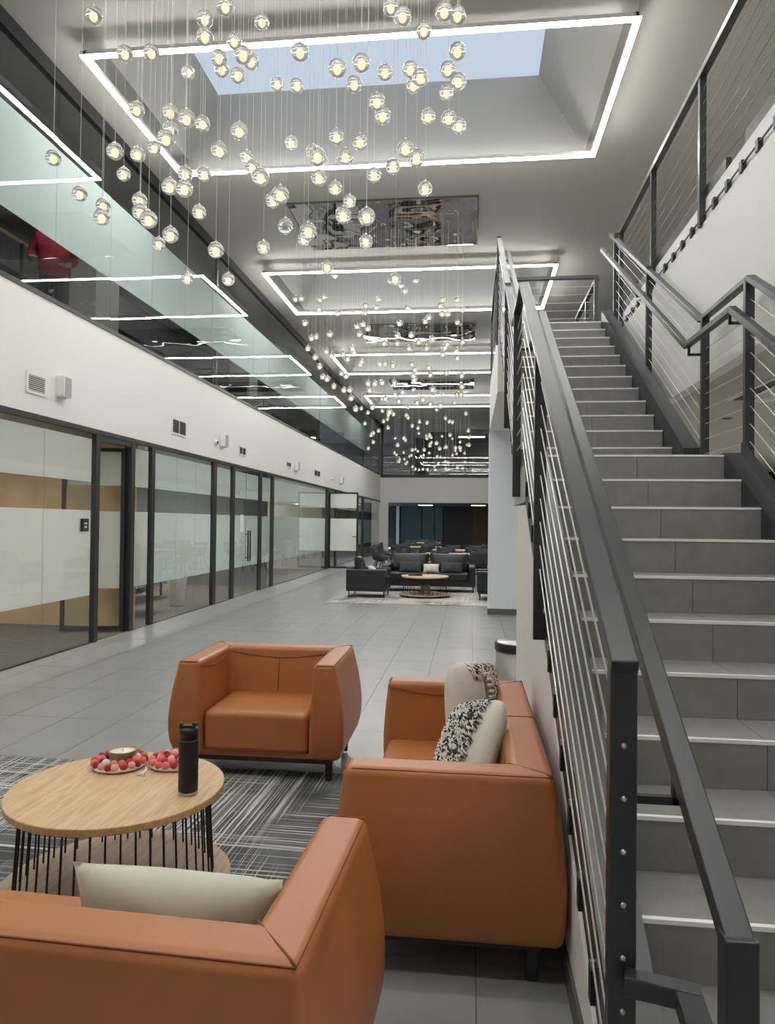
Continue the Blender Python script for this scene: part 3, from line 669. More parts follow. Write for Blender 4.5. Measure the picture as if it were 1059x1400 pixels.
# white wall below the flight
wy0 = YS + (0.31 - 3 * RI) / RI * TR + 0.001
struct(MB().prism_x([(wy0, 0.0), (5.37, 0.0), (5.37, 1.685), (YLAND, 1.668), (wy0, 0.0)][:4], 0.34, 0.44).build('wall_stair', 'white_wall'))
struct(MB().prism_x([(wy0 + 0.16, 0.0), (5.37, 0.0), (5.37, 0.095), (wy0 + 0.16, 0.095)], 0.329, 0.34).build('baseboard_stair', 'base_grey'))

# ------------------------------------------------------------------ stair railings with cables
def stair_rail(name, label, xg, xh, posts, y_start, side):
    og = (xg, y_start, 0); t = thing(name, label, 'railing', og)
    GH, HH = 1.075, 0.89
    yl0, yl1 = YLAND - 0.05, YUP - TR + 0.02
    ye = YTOP + 0.12
    def path(off, x, ys, yend):
        return [(x, ys, nose(ys) + off), (x, yl0, 12 * RI + off + 0.0 - 0.05 * RI / TR), (x, yl1, 12 * RI + off - 0.02), (x, yend, min(13 * RI + (yend - YUP) / TR * RI, ZUP) + off)]
    p = path(GH, xg, y_start, ye)
    g = MB()
    for a, b_ in zip(p, p[1:]):
        a, b_ = Vector(a), Vector(b_); d = (b_ - a).normalized() * 0.012; g.bar(a - d, b_ + d, 0.055, 0.034)
    g.build('top_rail', 'rail_metal', t, og, bevel=0.004, seg=2)
    # inner grip rail on brackets
    hs = y_start - 0.315 if side < 0 else y_start
    q = path(HH, xh, hs, YTOP + 0.1); hmb = MB()
    for a, b_ in zip(q, q[1:]):
        a, b_ = Vector(a), Vector(b_); d = (b_ - a).normalized() * 0.012; hmb.bar(a - d, b_ + d, 0.045, 0.04)
    if side < 0:     # lower end drops and loops back to the newel
        zb = 0.575; q0 = Vector(q[0])
        hmb.bar(q0 + Vector((0, 0.0, 0.018)), (xh, q0.y, zb), 0.05, 0.045)
        hmb.bar((xh, q0.y - 0.02, zb), (xh, y_start - 0.06, zb + 0.07), 0.05, 0.04)
        hmb.bar((xh + 0.025, y_start - 0.055, zb + 0.07), (xg, y_start - 0.02, zb + 0.07), 0.04, 0.04)
    hr = hmb.build('handrail', 'rail_metal', t, og, bevel=0.004, seg=2)
    for y in posts:
        zr = (nose(y) if y < yl0 or y > yl1 else 12 * RI) + HH
        br = MB(); s = 1 if xh > xg else -1
        br.bar((xg + s * 0.02, y + 0.02, zr - 0.10), (xh + s * 0.006, y + 0.02, zr - 0.10), 0.016, 0.016)
        br.bar((xh, y + 0.02, zr - 0.108), (xh, y + 0.02, zr - 0.012), 0.016, 0.016)
        br.build('bracket', 'black_metal', hr, og)
    for i, y in enumerate(posts):
        on_land = yl0 < y < yl1
        zn = 12 * RI if on_land else nose(y); top = zn + GH - 0.012
        bot = max(zn - 0.24, 0.0)
        if y == posts[0] and side < 0: bot = 0.0
        if y == posts[-1]: top += 0.02
        pb = MB().box(xg - 0.027, xg + 0.027, y - 0.012, y + 0.028, bot, top).build('post', 'rail_metal', t, og, bevel=0.003, seg=2)
        if y == posts[0]:
            for c in range(9):
                z = zn + GH - 0.17 - 0.106 * c
                MB().sphere((xg, y - 0.0125, z), 0.0065, 8, 6).build('cable_end', 'steel', pb, og, smooth=True)
    yp0 = posts[0]
    for c in range(9):
        off = GH - 0.125 - 0.106 * c
        pts = path(off, xg, yp0 + 0.02, posts[-1])
        pts[0] = (xg, yp0 + 0.02, nose(yp0 + 0.02) + off - 0.045)
        MB().tube(pts, 0.003, 6).build('cable', 'cable_steel', t, og, smooth=True)
    return t
stair_rail('stair_railing', 'black steel cable railing along the stair wall beside tan sofa', 0.31, 0.42, [1.507, 3.30, 5.02, 6.45, 8.72], 1.497, -1)
stair_rail('stair_railing', 'black steel cable railing along the gallery side of stairs', 1.635, 1.53, [1.60, 3.0, 4.46, 5.27, 6.9, 8.45], 1.50, 1)

def cable_guard(name, label, a, b_, z0, posts, n=8, tabs=False):   # level guard from a to b
    og = (*a, z0); t = thing(name, label, 'railing', og); A, B = Vector((*a, z0)), Vector((*b_, z0)); d = (B - A); L = d.length; d.normalize()
    MB().bar(A + Vector((0, 0, 1.07)), B + Vector((0, 0, 1.07)), 0.06, 0.05).build('top_rail', 'rail_metal', t, og, bevel=0.004, seg=2)
    for s in posts:
        P = A + d * s; MB().bar(P + Vector((0, 0, -0.12 if tabs else 0)), P + Vector((0, 0, 1.05)), 0.05, 0.05).build('post', 'rail_metal', t, og)
    for c in range(n):
        z = 0.94 - 0.112 * c; MB().tube([A + Vector((0, 0, z)), B + Vector((0, 0, z))], 0.003, 5).build('cable', 'cable_steel' if not tabs else 'dark_steel', t, og, smooth=True)
    if tabs:
        k = 0
        while k * 0.27 + 0.1 < L:
            P = A + d * (k * 0.27 + 0.1); MB().box(P.x - 0.012, P.x + 0.02, P.y - 0.024, P.y + 0.024, z0 - 0.10, z0 - 0.025).build('base_tab', 'black_metal', t, og); k += 1
        MB().bar(A + Vector((0, 0, -0.05)), B + Vector((0, 0, -0.05)), 0.010, 0.010).build('bottom_rail', 'black_metal', t, og)
    return t
cable_guard('gallery_railing', 'black cable railing on top of the white gallery fascia', (XG, YTOP + 0.15), (XG, -3.0), 3.985, [0.03, 1.55, 3.05, 4.75, 6.4, 8.0, 9.6, 11.5], 8, True)
cable_guard('landing_railing', 'black cable railing across the far edge of upper landing', (0.36, 10.25), (1.74, 10.25), ZUP, [0.03, 1.35], 8)
cable_guard('upper_side_railing', 'black cable railing running on past the upper landing', (1.74, 10.32), (1.74, 12.3), ZUP, [0.9, 1.95], 8)
cable_guard('landing_edge_railing', 'black cable railing along the open side of upper landing', (0.33, 8.95), (0.33, 12.3), ZUP, [1.2, 3.3], 8)

# ------------------------------------------------------------------ far end of the hall
sbox('wall_far_band', 'white_wall', XL, 2.8, YE, YE + 0.3, 2.60, 3.90)
sbox('trim_60', 'black_metal', XL, 2.8, YE - 0.03, YE + 0.02, 3.90, 4.06)
sbox('wall_far_return', 'white_wall', XL - 0.1, XL + 0.42, YE - 0.02, YE + 0.25, 0, 2.60)
sbox('floor_upper_far', 'dark_floor', XL, 3.0, YE + 0.3, 46, 3.7, 3.9)
sbox('wall_upper_far', 'office_wall', XL - 6, 3.0, 45.6, 45.7, 3.9, ZF)
sbox('wall_upper_far_core', 'dark_panel', -3.4, -0.1, 43.0, 43.2, 3.9, ZF)
sbox('wall_upper_far_pier', 'dark_panel', -2.3, -1.0, 40.2, 40.6, 3.9, ZF)
ug2 = sempty('window_60', (XL, YE - 0.005, 4.06))
for k in range(4):
    MB().box(0.05 + k * 1.55, 1.57 + k * 1.55, -0.006, 0.006, 0, 0.95).build('pane', 'glass', ug2)
    MB().box(0.02 + k * 1.55, 0.06 + k * 1.55, -0.02, 0.02, 0, 1.0).build('post', 'black_metal', ug2)
MB().box(0, 6.3, -0.02, 0.02, 0.95, 1.0).build('rail', 'black_metal', ug2)
sbox('trim_61', 'black_metal', XL + 0.02, XL + 0.14, YE - 0.05, YE + 0.05, 4.06, ZF)
t = thing('far_linear_light', 'short white ceiling light in the far upper lounge', 'ceiling light', (0.0, 39.5, 6.3))
MB().box(-0.7, 0.7, -0.1, 0.1, -0.02, 0.0).build('light_bar', 'line_light', t); MB().box(-0.72, 0.72, -0.12, 0.12, 0, 0.05).build('housing', 'white_plastic', t)
for sx in (-0.6, 0.6): MB().tube([(sx, 0, 0.05), (sx, 0, 0.365)], 0.006, 5).build('suspension_wire', 'aluminium', t)
for x in (-3.5, -1.7, 0.1):  # downlights added only to brighten the far white band
    t = thing('fill_downlight', 'small round added fill light before the far white band', 'ceiling light', (x, 34.6, ZF), group='added fill lights before the far white band')
    MB().lathe([(0.07, -0.004), (0.07, 0.0)], 20).build('lamp', 'fill_wash', t)
    MB().lathe([(0.071, -0.008), (0.09, -0.008), (0.09, 0.0), (0.071, 0.0)], 20).build('trim_ring', 'white_plastic', t)
# cafe back wall panels
wf = sempty('wall_far_cafe', (0, 45.0, 0))
for nm, m_, x0, x1 in (('panel', 'dark_panel', -6.5, -4.7), ('panel', 'teal_panel', -4.4, -3.1), ('panel', 'teal_panel', -3.05, -2.3), ('panel', 'teal_panel', -2.25, -1.75), ('panel', 'dark_panel', -1.7, 0.1), ('panel', 'brown_panel', 0.1, 1.0), ('panel', 'dark_panel', 1.0, 1.25), ('panel', 'curtain', 1.25, 3.2)):
    MB().box(x0, x1, 0, 0.1, 0, 2.6).build(nm, m_, wf)
MB().box(-4.68, -4.5, -0.15, 0.1, 0, 2.6).build('panel', 'white_wall', wf)
sbox('ceiling_far_cafe', 'slate_wall', XL - 2, 3.0, YE + 0.3, 46, 2.60, 2.68)
sbox('wall_far_end', 'slate_wall', -11, 9, 46, 46.1, 0, ZF)

# ------------------------------------------------------------------ tan leather seating
def lounge_seat(name, label, cat, W_, D_, loc, rz, seats=1, group=None):
    t = thing(name, label, cat, loc, rz, group)
    Hh = 0.70
    # (z, half width, front, back, arm thickness, back thickness)
    LV = [(0.135, W_ / 2 + 0.028, -D_ / 2 + 0.03, D_ / 2 + 0.028, 0.185, 0.235), (0.23, W_ / 2 + 0.052, -D_ / 2 + 0.008, D_ / 2 + 0.035, 0.205, 0.24), (0.36, W_ / 2 + 0.055, -D_ / 2 - 0.002, D_ / 2 + 0.038, 0.205, 0.235), (0.52, W_ / 2 + 0.035, -D_ / 2 + 0.004, D_ / 2 + 0.024, 0.175, 0.20), (Hh, W_ / 2, -D_ / 2 + 0.02, D_ / 2, 0.135, 0.15)]
    def lerp(z):
        ks = [l[0] for l in LV]; n_ = len(LV)
        i = max(j for j in range(n_ - 1) if z >= ks[j] - 1e-9); u = (z - ks[i]) / (ks[i + 1] - ks[i]); out = []
        for c in range(1, 6):
            p = [l[c] for l in LV]; p0, p1, p2, p3 = p[max(i - 1, 0)], p[i], p[i + 1], p[min(i + 2, n_ - 1)]
            out.append(0.5 * (2 * p1 + (p2 - p0) * u + (2 * p0 - 5 * p1 + 4 * p2 - p3) * u * u + (3 * p1 - p0 - 3 * p2 + p3) * u ** 3))
        return (z, *out)
    LV = [lerp(0.135 + (Hh - 0.135) * i / 14) for i in range(15)]
    mb = MB(); n = 8
    for z, hw, fr, bk, at, bt in LV:
        mb.v += [(-hw, fr, z), (-hw, bk, z), (hw, bk, z), (hw, fr, z), (hw - at, fr, z), (hw - at, bk - bt, z), (-hw + at, bk - bt, z), (-hw + at, fr, z)]
    for l in range(len(LV) - 1):
        for k in range(n):
            a, b_ = l * n + k, l * n + (k + 1) % n
            mb.f.append([b_, a, a + n, b_ + n])
    for l, fl in ((0, False), (len(LV) - 1, True)):
        b0 = l * n
        for q in ((0, 7, 6, 1), (1, 6, 5, 2), (2, 5, 4, 3)):
            f_ = [b0 + i for i in q]; mb.f.append(f_ if fl else f_[::-1])
    sh = mb.build('shell', 'leather', t, bevel=0.03, seg=4)
    md = sh.modifiers[0]; md.angle_limit = radians(35)
    # stitched seams
    hw, fr, bk = W_ / 2, -D_ / 2 + 0.02, D_ / 2; e = 0.009; r = 0.0028
    ho, hb = hw - e, bk - e; z = Hh - e + 0.002
    MB().tube([(-ho, fr + 0.03, z), (-ho, hb, z), (ho, hb, z), (ho, fr + 0.03, z)], r, 5).build('seam', 'leather_seam', t, smooth=True)
    ia, ib = hw - 0.135, bk - 0.15
    for s in (-1, 1):
        MB().tube([(s * ho, hb, z + 0.004), (s * (hw - 0.04), bk - 0.04, Hh + 0.001), (s * ia, ib, Hh - 0.004)], r, 5).build('seam', 'leather_seam', t, smooth=True)
        MB().tube([(s * ho, fr + e - 0.002, z - 0.0), (s * (hw - 0.03), fr + 0.006, Hh - 0.006), (s * (ia + 0.02), fr + 0.006, Hh - 0.006)], r, 5).build('seam', 'leather_seam', t, smooth=True)
        pts = []
        for i in range(13):     # curved inner arm seam
            u = i / 12; zz = Hh - 0.03 - 0.035 * sin(pi * u); kx = (Hh - zz) / (Hh - 0.42)
            pts.append((s * (ia - 0.015 * kx - 0.001), fr + 0.01 + (ib - fr - 0.01) * u, zz))
        MB().tube(pts, r, 5).build('seam', 'leather_seam', t, smooth=True)
    pts = []
    for i in range(17):
        u = i / 16; zz = Hh - 0.035 - 0.035 * sin(pi * u); kx = (Hh - zz) / (Hh - 0.42)
        pts.append((-ia + 2 * ia * u, ib - (0.08 - 0.038) * kx - 0.001, zz))
    MB().tube(pts, r, 5).build('seam', 'leather_seam', t, smooth=True)
    for k in ([0.0] if seats == 1 else [0.0]):
        MB().tube([(k, ib - 0.014, Hh - 0.075), (k, ib - 0.042 - 0.002, 0.42)], r, 5).build('seam', 'leather_seam', t, smooth=True)
        if seats > 1: MB().tube([(k, ib + 0.005, Hh + 0.0008), (k, hb, Hh + 0.0008), (k, bk + 0.002, Hh - 0.03)], r, 5).build('seam', 'leather_seam', t, smooth=True)
    # seat cushions
    xi = hw - 0.155; wd_ = 2 * xi / seats
    for k in range(seats):
        x0 = -xi + k * wd_ + 0.004; x1 = x0 + wd_ - 0.008
        c = MB(); nx, ny = 8, 8; f0, b0 = -D_ / 2 + 0.03, D_ / 2 - 0.17
        c.box(x0, x1, f0, b0, 0.165, 0.405)
        cu = c.build('seat_cushion', 'leather', t, bevel=0.035, seg=4)
        MB().tube([(x0 + 0.02, f0 - 0.001, 0.188), (x1 - 0.02, f0 - 0.001, 0.188)], r, 5).build('piping', 'leather_seam', cu, smooth=True)
    MB().box(-hw + 0.0, hw - 0.0, fr + 0.035, bk - 0.03, 0.137, 0.17).build('deck', 'leather', t)
    MB().box(-hw + 0.02, hw - 0.02, fr + 0.05, bk - 0.04, 0.105, 0.136).build('base_frame', 'black_metal', t)
    for sx in (-1, 1):
        for yy in (fr + 0.09, bk - 0.07):
            MB().box(sx * (hw - 0.045) - 0.02, sx * (hw - 0.045) + 0.02, yy - 0.02, yy + 0.02, 0.0, 0.106).build('leg', 'black_metal', t, bevel=0.004)
    return t
lounge_seat('armchair', 'empty tan leather armchair between the coffee table and stone floor', 'armchair', 0.955, 0.74, (-1.262, 4.475, 0.011), radians(0.5))
lounge_seat('sofa', 'tan leather sofa holding a pale sage lumbar pillow', 'sofa', 1.50, 0.74, (-1.052, 1.745, 0.0), radians(180 - 2.2), 2)
lounge_seat('sofa', 'two-seat tan leather sofa against the white stair wall', 'sofa', 1.50, 0.745, (-0.083, 3.215, 0.0), radians(-90), 2)

# cushions
def pillow_mesh(w, h, th, name, m, n=18, pinch=0.10, rnd=0.0):
    mb = MB(); V = {}
    for s in (1, -1):
        for i in range(n + 1):
            for j in range(n + 1):
                u, v = -1 + 2 * i / n, -1 + 2 * j / n
                if s < 0 and (i in (0, n) or j in (0, n)): V[(s, i, j)] = V[(1, i, j)]; continue
                sx = 1 - pinch * (1 - abs(v) ** 2) * abs(u) ** 3 * 0.6; sy = 1 - pinch * (1 - abs(u) ** 2) * abs(v) ** 3 * 0.6
                sx *= 1 - rnd * v ** 4; sy *= 1 - rnd * u ** 4
                z = th / 2 * ((1 - abs(u) ** 2.6) * (1 - abs(v) ** 2.6)) ** 0.55
                z += 0.006 * sin(7 * u + 3 * v) * (1 - u * u) * (1 - v * v)
                V[(s, i, j)] = len(mb.v); mb.v.append((u * sx * w / 2, s * z, v * sy * h / 2))
        for i in range(n):
            for j in range(n):
                q = [V[(s, i, j)], V[(s, i + 1, j)], V[(s, i + 1, j + 1)], V[(s, i, j + 1)]]
                mb.f.append(q[::-1] if s > 0 else q)
    return mb.mesh(name, m, True)
def pillow(name, label, w, h, th, m, loc, rot, group=None, rnd=0.0):
    t = thing(name, label, 'cushion', loc, 0, group); t.rotation_euler = rot
    put(pillow_mesh(w, h, th, 'cover', m, rnd=rnd, pinch=0.10 if not rnd else 0.0), 'cover', t)
    return t
lp = pillow('lumbar_pillow', 'pale sage lumbar pillow leaning on the tan armchair back', 0.53, 0.29, 0.15, 'sage_fabric', (-0.690, 1.665, 0.574), (radians(8), 0, radians(-2)))

def fringe(t, n, area, seed, w_, h_, side=-1, th=0.12, bw=0.4):
    rnd = random.Random(seed)
    for m_, frac in (('white_yarn', 1.0), ('black_yarn', bw)):
        mb = MB()
        for i in range(int(n * frac)):
            u = rnd.uniform(area[0], area[1]); v = rnd.uniform(area[2], area[3])
            def pos(u, v, up):
                u = max(-1, min(1, u)); v = max(-1, min(1, v))
                z = th / 2 * ((1 - abs(u) ** 2.6) * (1 - abs(v) ** 2.6)) ** 0.55
                return (u * w_ / 2, side * (z + up), v * h_ / 2)
            a = rnd.uniform(-0.5, 0.5) + (0.9 if m_ == 'white_yarn' else 0.7); l = rnd.uniform(0.10, 0.22)
            p0 = pos(u, v, 0.003); p1 = pos(u + l * 0.5 * cos(a), v - l * 0.5 * sin(a), 0.014); p2 = pos(u + l * cos(a), v - l * sin(a), rnd.uniform(0.002, 0.012))
            mb.tube([p0, p1, p2], [0.0035, 0.004, 0.002], 4)
        o = mb.build('fringe' if m_ == 'white_yarn' else 'dark_fringe', m_, t, smooth=True); o['kind'] = 'stuff'
c1 = pillow('fringed_cushion', 'cream cushion with taupe pompom stripe and a fringed edge on sofa', 0.44, 0.44, 0.15, 'cream_fabric', (0.015, 3.62, 0.63), (radians(-10), radians(10), radians(58)), rnd=0.13)
fringe(c1, 190, (0.35, 0.95, -0.9, 1.0), 3, 0.44, 0.44, -1, 0.15, 0.5); fringe(c1, 150, (-0.4, 0.95, 0.72, 1.0), 4, 0.44, 0.44, -1, 0.15, 0.5); fringe(c1, 90, (0.4, 0.95, 0.0, 1.0), 14, 0.44, 0.44, 1, 0.15, 0.4)
kb = MB()
for j in range(15):
    v0 = -0.9 + j * 0.12; 
    def kp(u, v, up): return (u * 0.22, -(0.075 * ((1 - abs(u) ** 2.6) * (1 - min(abs(v), 1) ** 2.6)) ** 0.55 + up), v * 0.22)
    kb.hexa([kp(0.02, v0, -0.004), kp(0.32, v0, -0.004), kp(0.32, v0 + 0.12, -0.004), kp(0.02, v0 + 0.12, -0.004), kp(0.02, v0, 0.014), kp(0.32, v0, 0.014), kp(0.32, v0 + 0.12, 0.014), kp(0.02, v0 + 0.12, 0.014)])
kb.build('knit_stripe', 'taupe_knit', c1)
for j in range(13):
    for dx in (0.10, 0.22): MB().sphere(kp(dx + (0.03 if j % 2 else 0), -0.82 + j * 0.13, 0.018), 0.0085, 6, 5).build('pompom', 'white_yarn', c1, smooth=True)
c2 = pillow('fringed_cushion', 'plain cream cushion with black and white fringed front lying on sofa', 0.44, 0.40, 0.17, 'cream_fabric', (0.005, 3.10, 0.60), (radians(-30), radians(-18), radians(-62)), rnd=0.13)
fringe(c2, 640, (-0.95, 0.62, -0.95, 0.95), 5, 0.44, 0.40, -1, 0.17, 0.65)

# ------------------------------------------------------------------ coffee table and what stands on it
def coffee_table(label, loc, r, h, nrod, rs, top_m='oak'):
    t = thing('coffee_table', label, 'coffee table', loc)
    MB().lathe([(r - 0.004, h - 0.030), (r, h - 0.026), (r, h - 0.003), (r - 0.003, h)], 64).build('tabletop', top_m, t)
    MB().lathe([(rs - 0.003, 0.035), (rs, 0.038), (rs, 0.055), (rs - 0.003, 0.058)], 64).build('lower_shelf', 'oak_grey', t)
    for k in range(12):
        pass
    for nm, rr, z in (('upper_ring', r - 0.115, h - 0.036), ('lower_ring', rs - 0.075, 0.029)):
        MB().tube([(rr * cos(2 * pi * i / 48), rr * sin(2 * pi * i / 48), z) for i in range(49)], 0.005, 6, False).build(nm, 'black_metal', t, smooth=True)
    rod = MB().tube([(r - 0.115, 0, h - 0.036), (r - 0.085, 0, h - 0.036), (r - 0.066, 0, h - 0.045), (r - 0.06, 0, h - 0.07), (rs - 0.075, 0, 0.07), (rs - 0.075, 0, 0.029)], 0.0042, 6).mesh('rod', 'black_metal', True)
    for k in range(nrod): put(rod, 'rod', t, (0, 0, 0), (0, 0, 2 * pi * (k + 0.5) / nrod))
    for k in range(4):
        a = pi / 4 + k * pi / 2; MB().lathe([(0.014, 0), (0.014, 0.035)], 10, (cos(a) * (rs - 0.06), sin(a) * (rs - 0.06), 0)).build('foot', 'black_metal', t)
    return t
TZ = 0.45
coffee_table('round oak coffee table with wire rods beside tan armchairs', (-1.44, 2.83, 0.009), 0.428, TZ - 0.009, 44, 0.46)
bt = thing('travel_bottle', 'tall matte black insulated bottle on the oak coffee table', 'bottle', (-1.122, 2.785, TZ))
MB().lathe([(0.036, 0), (0.038, 0.002), (0.038, 0.014)], 28).build('steel_base', 'steel', bt, smooth=True)
MB().lathe([(0.0385, 0.014), (0.039, 0.02), (0.039, 0.20), (0.0375, 0.214), (0.0365, 0.218)], 28).build('body', 'bottle_black', bt, smooth=True)
lid = MB().lathe([(0.0365, 0.219), (0.0365, 0.256), (0.035, 0.262), (0.030, 0.266), (0.012, 0.268)], 28).build('lid', 'bottle_black', bt, smooth=True)
MB().box(-0.03, 0.028, -0.013, 0.013, 0.268, 0.276).box(0.016, 0.034, -0.010, 0.010, 0.274, 0.287).box(-0.036, -0.026, -0.012, 0.012, 0.256, 0.284).build('flip_spout', 'bottle_black', lid, bevel=0.003)
MB().tube([(0.0375 * cos(2 * pi * i / 28), 0.0375 * sin(2 * pi * i / 28), 0.2185) for i in range(29)], 0.0018, 5, False).build('gasket', 'base_grey', bt, smooth=True)

FE = ['felt_red', 'felt_red', 'felt_cream', 'felt_pink', 'felt_crimson', 'felt_crimson', 'felt_blush', 'felt_coral']
FB = {k: MB().sphere((0, 0, 0), 0.0175, 12, 8).mesh('felt_ball', k, True) for k in set(FE)}
def felt_ring(label, x, y, r, n, seed, fill=False):
    t = thing('felt_trivet', label, 'trivet', (x, y, TZ + 0.0006)); rnd = random.Random(seed)
    MB().lathe([(r * 0.80, 0.0), (r + 0.008, 0.006), (r + 0.014, 0.014), (r + 0.006, 0.02), (1e-5, 0.02)], 40).build('felt_base', 'felt_cream', t, smooth=True)
    prev = None
    rings = [(r, n, 0.028)] + ([(r - 0.034, int(n * 0.62), 0.034), (r - 0.068 if r > 0.07 else 0.004, 4, 0.034)] if fill else [(r - 0.031, int(n * 0.68), 0.032)])
    for rr, nn, z in rings:
        for i in range(nn):
            a = 2 * pi * i / nn + rnd.uniform(-0.04, 0.04); k = rnd.choice([q for q in FE if q != prev]); prev = k
            s = rnd.uniform(0.92, 1.06); put(FB[k], 'felt_ball', t, (rr * cos(a), rr * sin(a), z + rnd.uniform(-0.002, 0.003)), (rnd.random(), rnd.random(), 0), (s, s, s))
    return t
felt_ring('red and pink felt ball ring trivet around the candle bowl', -1.548, 3.050, 0.106, 20, 11)
felt_ring('small red and pink felt ball trivet behind the black bottle', -1.318, 3.095, 0.092, 17, 23, True)
t = thing('tassel_cord', 'short white string tassel lying between the felt trivets', 'tassel', (-1.405, 2.985, TZ))
for k in range(5): MB().tube([(-0.012, 0.045, 0.012), (0.0 + k * 0.002, 0.015, 0.007), (0.004 * k - 0.006, -0.02, 0.004), (0.01 * k - 0.014, -0.045, 0.003)], 0.002, 5).build('strand', 'white_yarn', t, smooth=True)
cn = thing('candle', 'white candle in an olive brown bowl within felt trivet', 'candle', (-1.542, 3.066, TZ + 0.0208))
MB().lathe([(0.040, 0.0), (0.052, 0.01), (0.062, 0.045), (0.063, 0.05), (0.059, 0.05), (0.057, 0.040)], 32).build('bowl', 'candle_bowl', cn, smooth=True)
MB().lathe([(0.0575, 0.038), (0.0575, 0.0405), (1e-5, 0.041)], 32).build('wax', 'wax', cn, smooth=True)
MB().tube([(0, 0, 0.041), (0.001, 0, 0.052)], 0.0013, 5).build('wick', 'black_metal', cn)

# rug under the coffee table
tag(MB().box(-3.15, -0.50, 2.14, 4.345, 0.0005, 0.009).build('rug', 'rug_weave'), 'charcoal rug with pale crosshatch lines under the coffee table', 'rug')

# waste bin behind the stair wall
t = thing('waste_bin', 'round stainless waste bin with black lid behind stair wall', 'bin', (0.385, 5.63, 0))
MB().lathe([(0.18, 0), (0.185, 0.02), (0.185, 0.585)], 36).build('body', 'brushed_steel', t, smooth=True)
MB().lathe([(0.188, 0.575), (0.194, 0.582), (0.194, 0.63), (0.19, 0.638)], 36).build('lid_band', 'black_metal', t, smooth=True)
MB().lathe([(1e-5, 0.639), (0.178, 0.641), (0.182, 0.636)], 36).build('lid', 'steel', t, smooth=True)

# ------------------------------------------------------------------ black lounge group
def black_seat(name, label, cat, W_, loc, rz, seats, D_=0.86):
    t = thing(name, label, cat, loc, rz); hw = W_ / 2; D = D_ / 2
    for s in (-1, 1): MB().box(min(s * hw, s * (hw - 0.15)), max(s * hw, s * (hw - 0.15)), -D, D - 0.02, 0.16, 0.58).build('arm', 'black_leather', t, bevel=0.03)
    MB().box(-hw + 0.15, hw - 0.15, D - 0.18, D, 0.16, 0.62).build('back', 'black_leather', t, bevel=0.03)
    MB().box(-hw + 0.15, hw - 0.15, -D + 0.02, D - 0.18, 0.16, 0.26).build('base', 'black_leather', t)
    MB().box(-hw + 0.01, hw - 0.01, -D + 0.02, D - 0.03, 0.13, 0.16).build('base_frame', 'black_metal', t)
    w = (2 * hw - 0.3) / seats
    for k in range(seats):
        x0 = -hw + 0.15 + k * w
        MB().box(x0 + 0.004, x0 + w - 0.004, -D, D - 0.20, 0.26, 0.43).build('seat_cushion', 'black_leather', t, bevel=0.04)
        o = put(pillow_mesh(w * 0.98, 0.44, 0.20, 'back_cushion', 'black_leather', 14), 'back_cushion', t, (x0 + w / 2, D - 0.25, 0.63), (radians(-14), 0, 0))
    for s in (-1, 1):
        for yy in (-D + 0.06, D - 0.08): MB().box(s * (hw - 0.05) - 0.012, s * (hw - 0.05) + 0.012, yy - 0.012, yy + 0.012, 0, 0.13).build('leg', 'black_metal', t)
    return t
black_seat('black_sofa', 'two-seat black leather sofa facing the wire coffee table', 'sofa', 2.1, (-0.94, 16.35, 0.011), 0, 2)
black_seat('black_armchair', 'black leather armchair by the glass wall with cushions', 'armchair', 0.85, (-2.12, 14.85, 0.011), radians(90), 1)
black_seat('black_armchair', 'black leather armchair half hidden by the white column', 'armchair', 0.85, (0.56, 14.85, 0.011), radians(-90), 1)
pillow('grey_cushion', 'dark grey cushion on the black sofa end nearest glass wall', 0.50, 0.26, 0.16, 'charcoal_fabric', (-1.35, 16.10, 0.55), (radians(-25), 0, 0), 'dark cushions on black sofa')
pillow('grey_cushion', 'dark grey cushion on the black sofa end nearest white column', 0.50, 0.26, 0.16, 'charcoal_fabric', (-0.42, 16.10, 0.55), (radians(-25), 0, 0), 'dark cushions on black sofa')
pillow('white_cushion', 'small pale cushion in the middle of the black sofa', 0.36, 0.22, 0.14, 'cream_fabric', (-0.88, 16.10, 0.53), (radians(-30), 0, 0))
pillow('white_cushion', 'small pale cushion lying on the black armchair', 0.34, 0.24, 0.12, 'cream_fabric', (-2.02, 14.75, 0.56), (radians(-40), 0, radians(90)))
coffee_table('round wire-frame coffee table in front of the black sofa', (-0.95, 15.05, 0.011), 0.50, 0.43, 30, 0.54)
t = thing('serving_tray', 'small brown tray on the far coffee table', 'tray', (-1.15, 15.0, 0.441))
MB().box(-0.14, 0.14, -0.10, 0.10, 0, 0.012).build('base', 'brown_panel', t)
for b_ in ((-0.14, 0.14, -0.10, -0.09), (-0.14, 0.14, 0.09, 0.10), (-0.14, -0.13, -0.09, 0.09), (0.13, 0.14, -0.09, 0.09)): MB().box(*b_, 0.012, 0.035).build('rim', 'brown_panel', t)
pv = thing('ceramic_pot', 'small brown pot standing on the lower table shelf', 'pot', (-0.95, 15.05, 0.069))
MB().lathe([(0.09, 0), (0.11, 0.02), (0.10, 0.17), (0.08, 0.18), (0.075, 0.17)], 20).build('vessel', 'taupe_knit', pv, smooth=True)
tag(MB().box(-2.75, 1.1, 13.50, 16.9, 0.0005, 0.011).build('lounge_rug', 'rug_weave_pale'), 'pale grey rug with broken lines under the black lounge seating', 'rug')

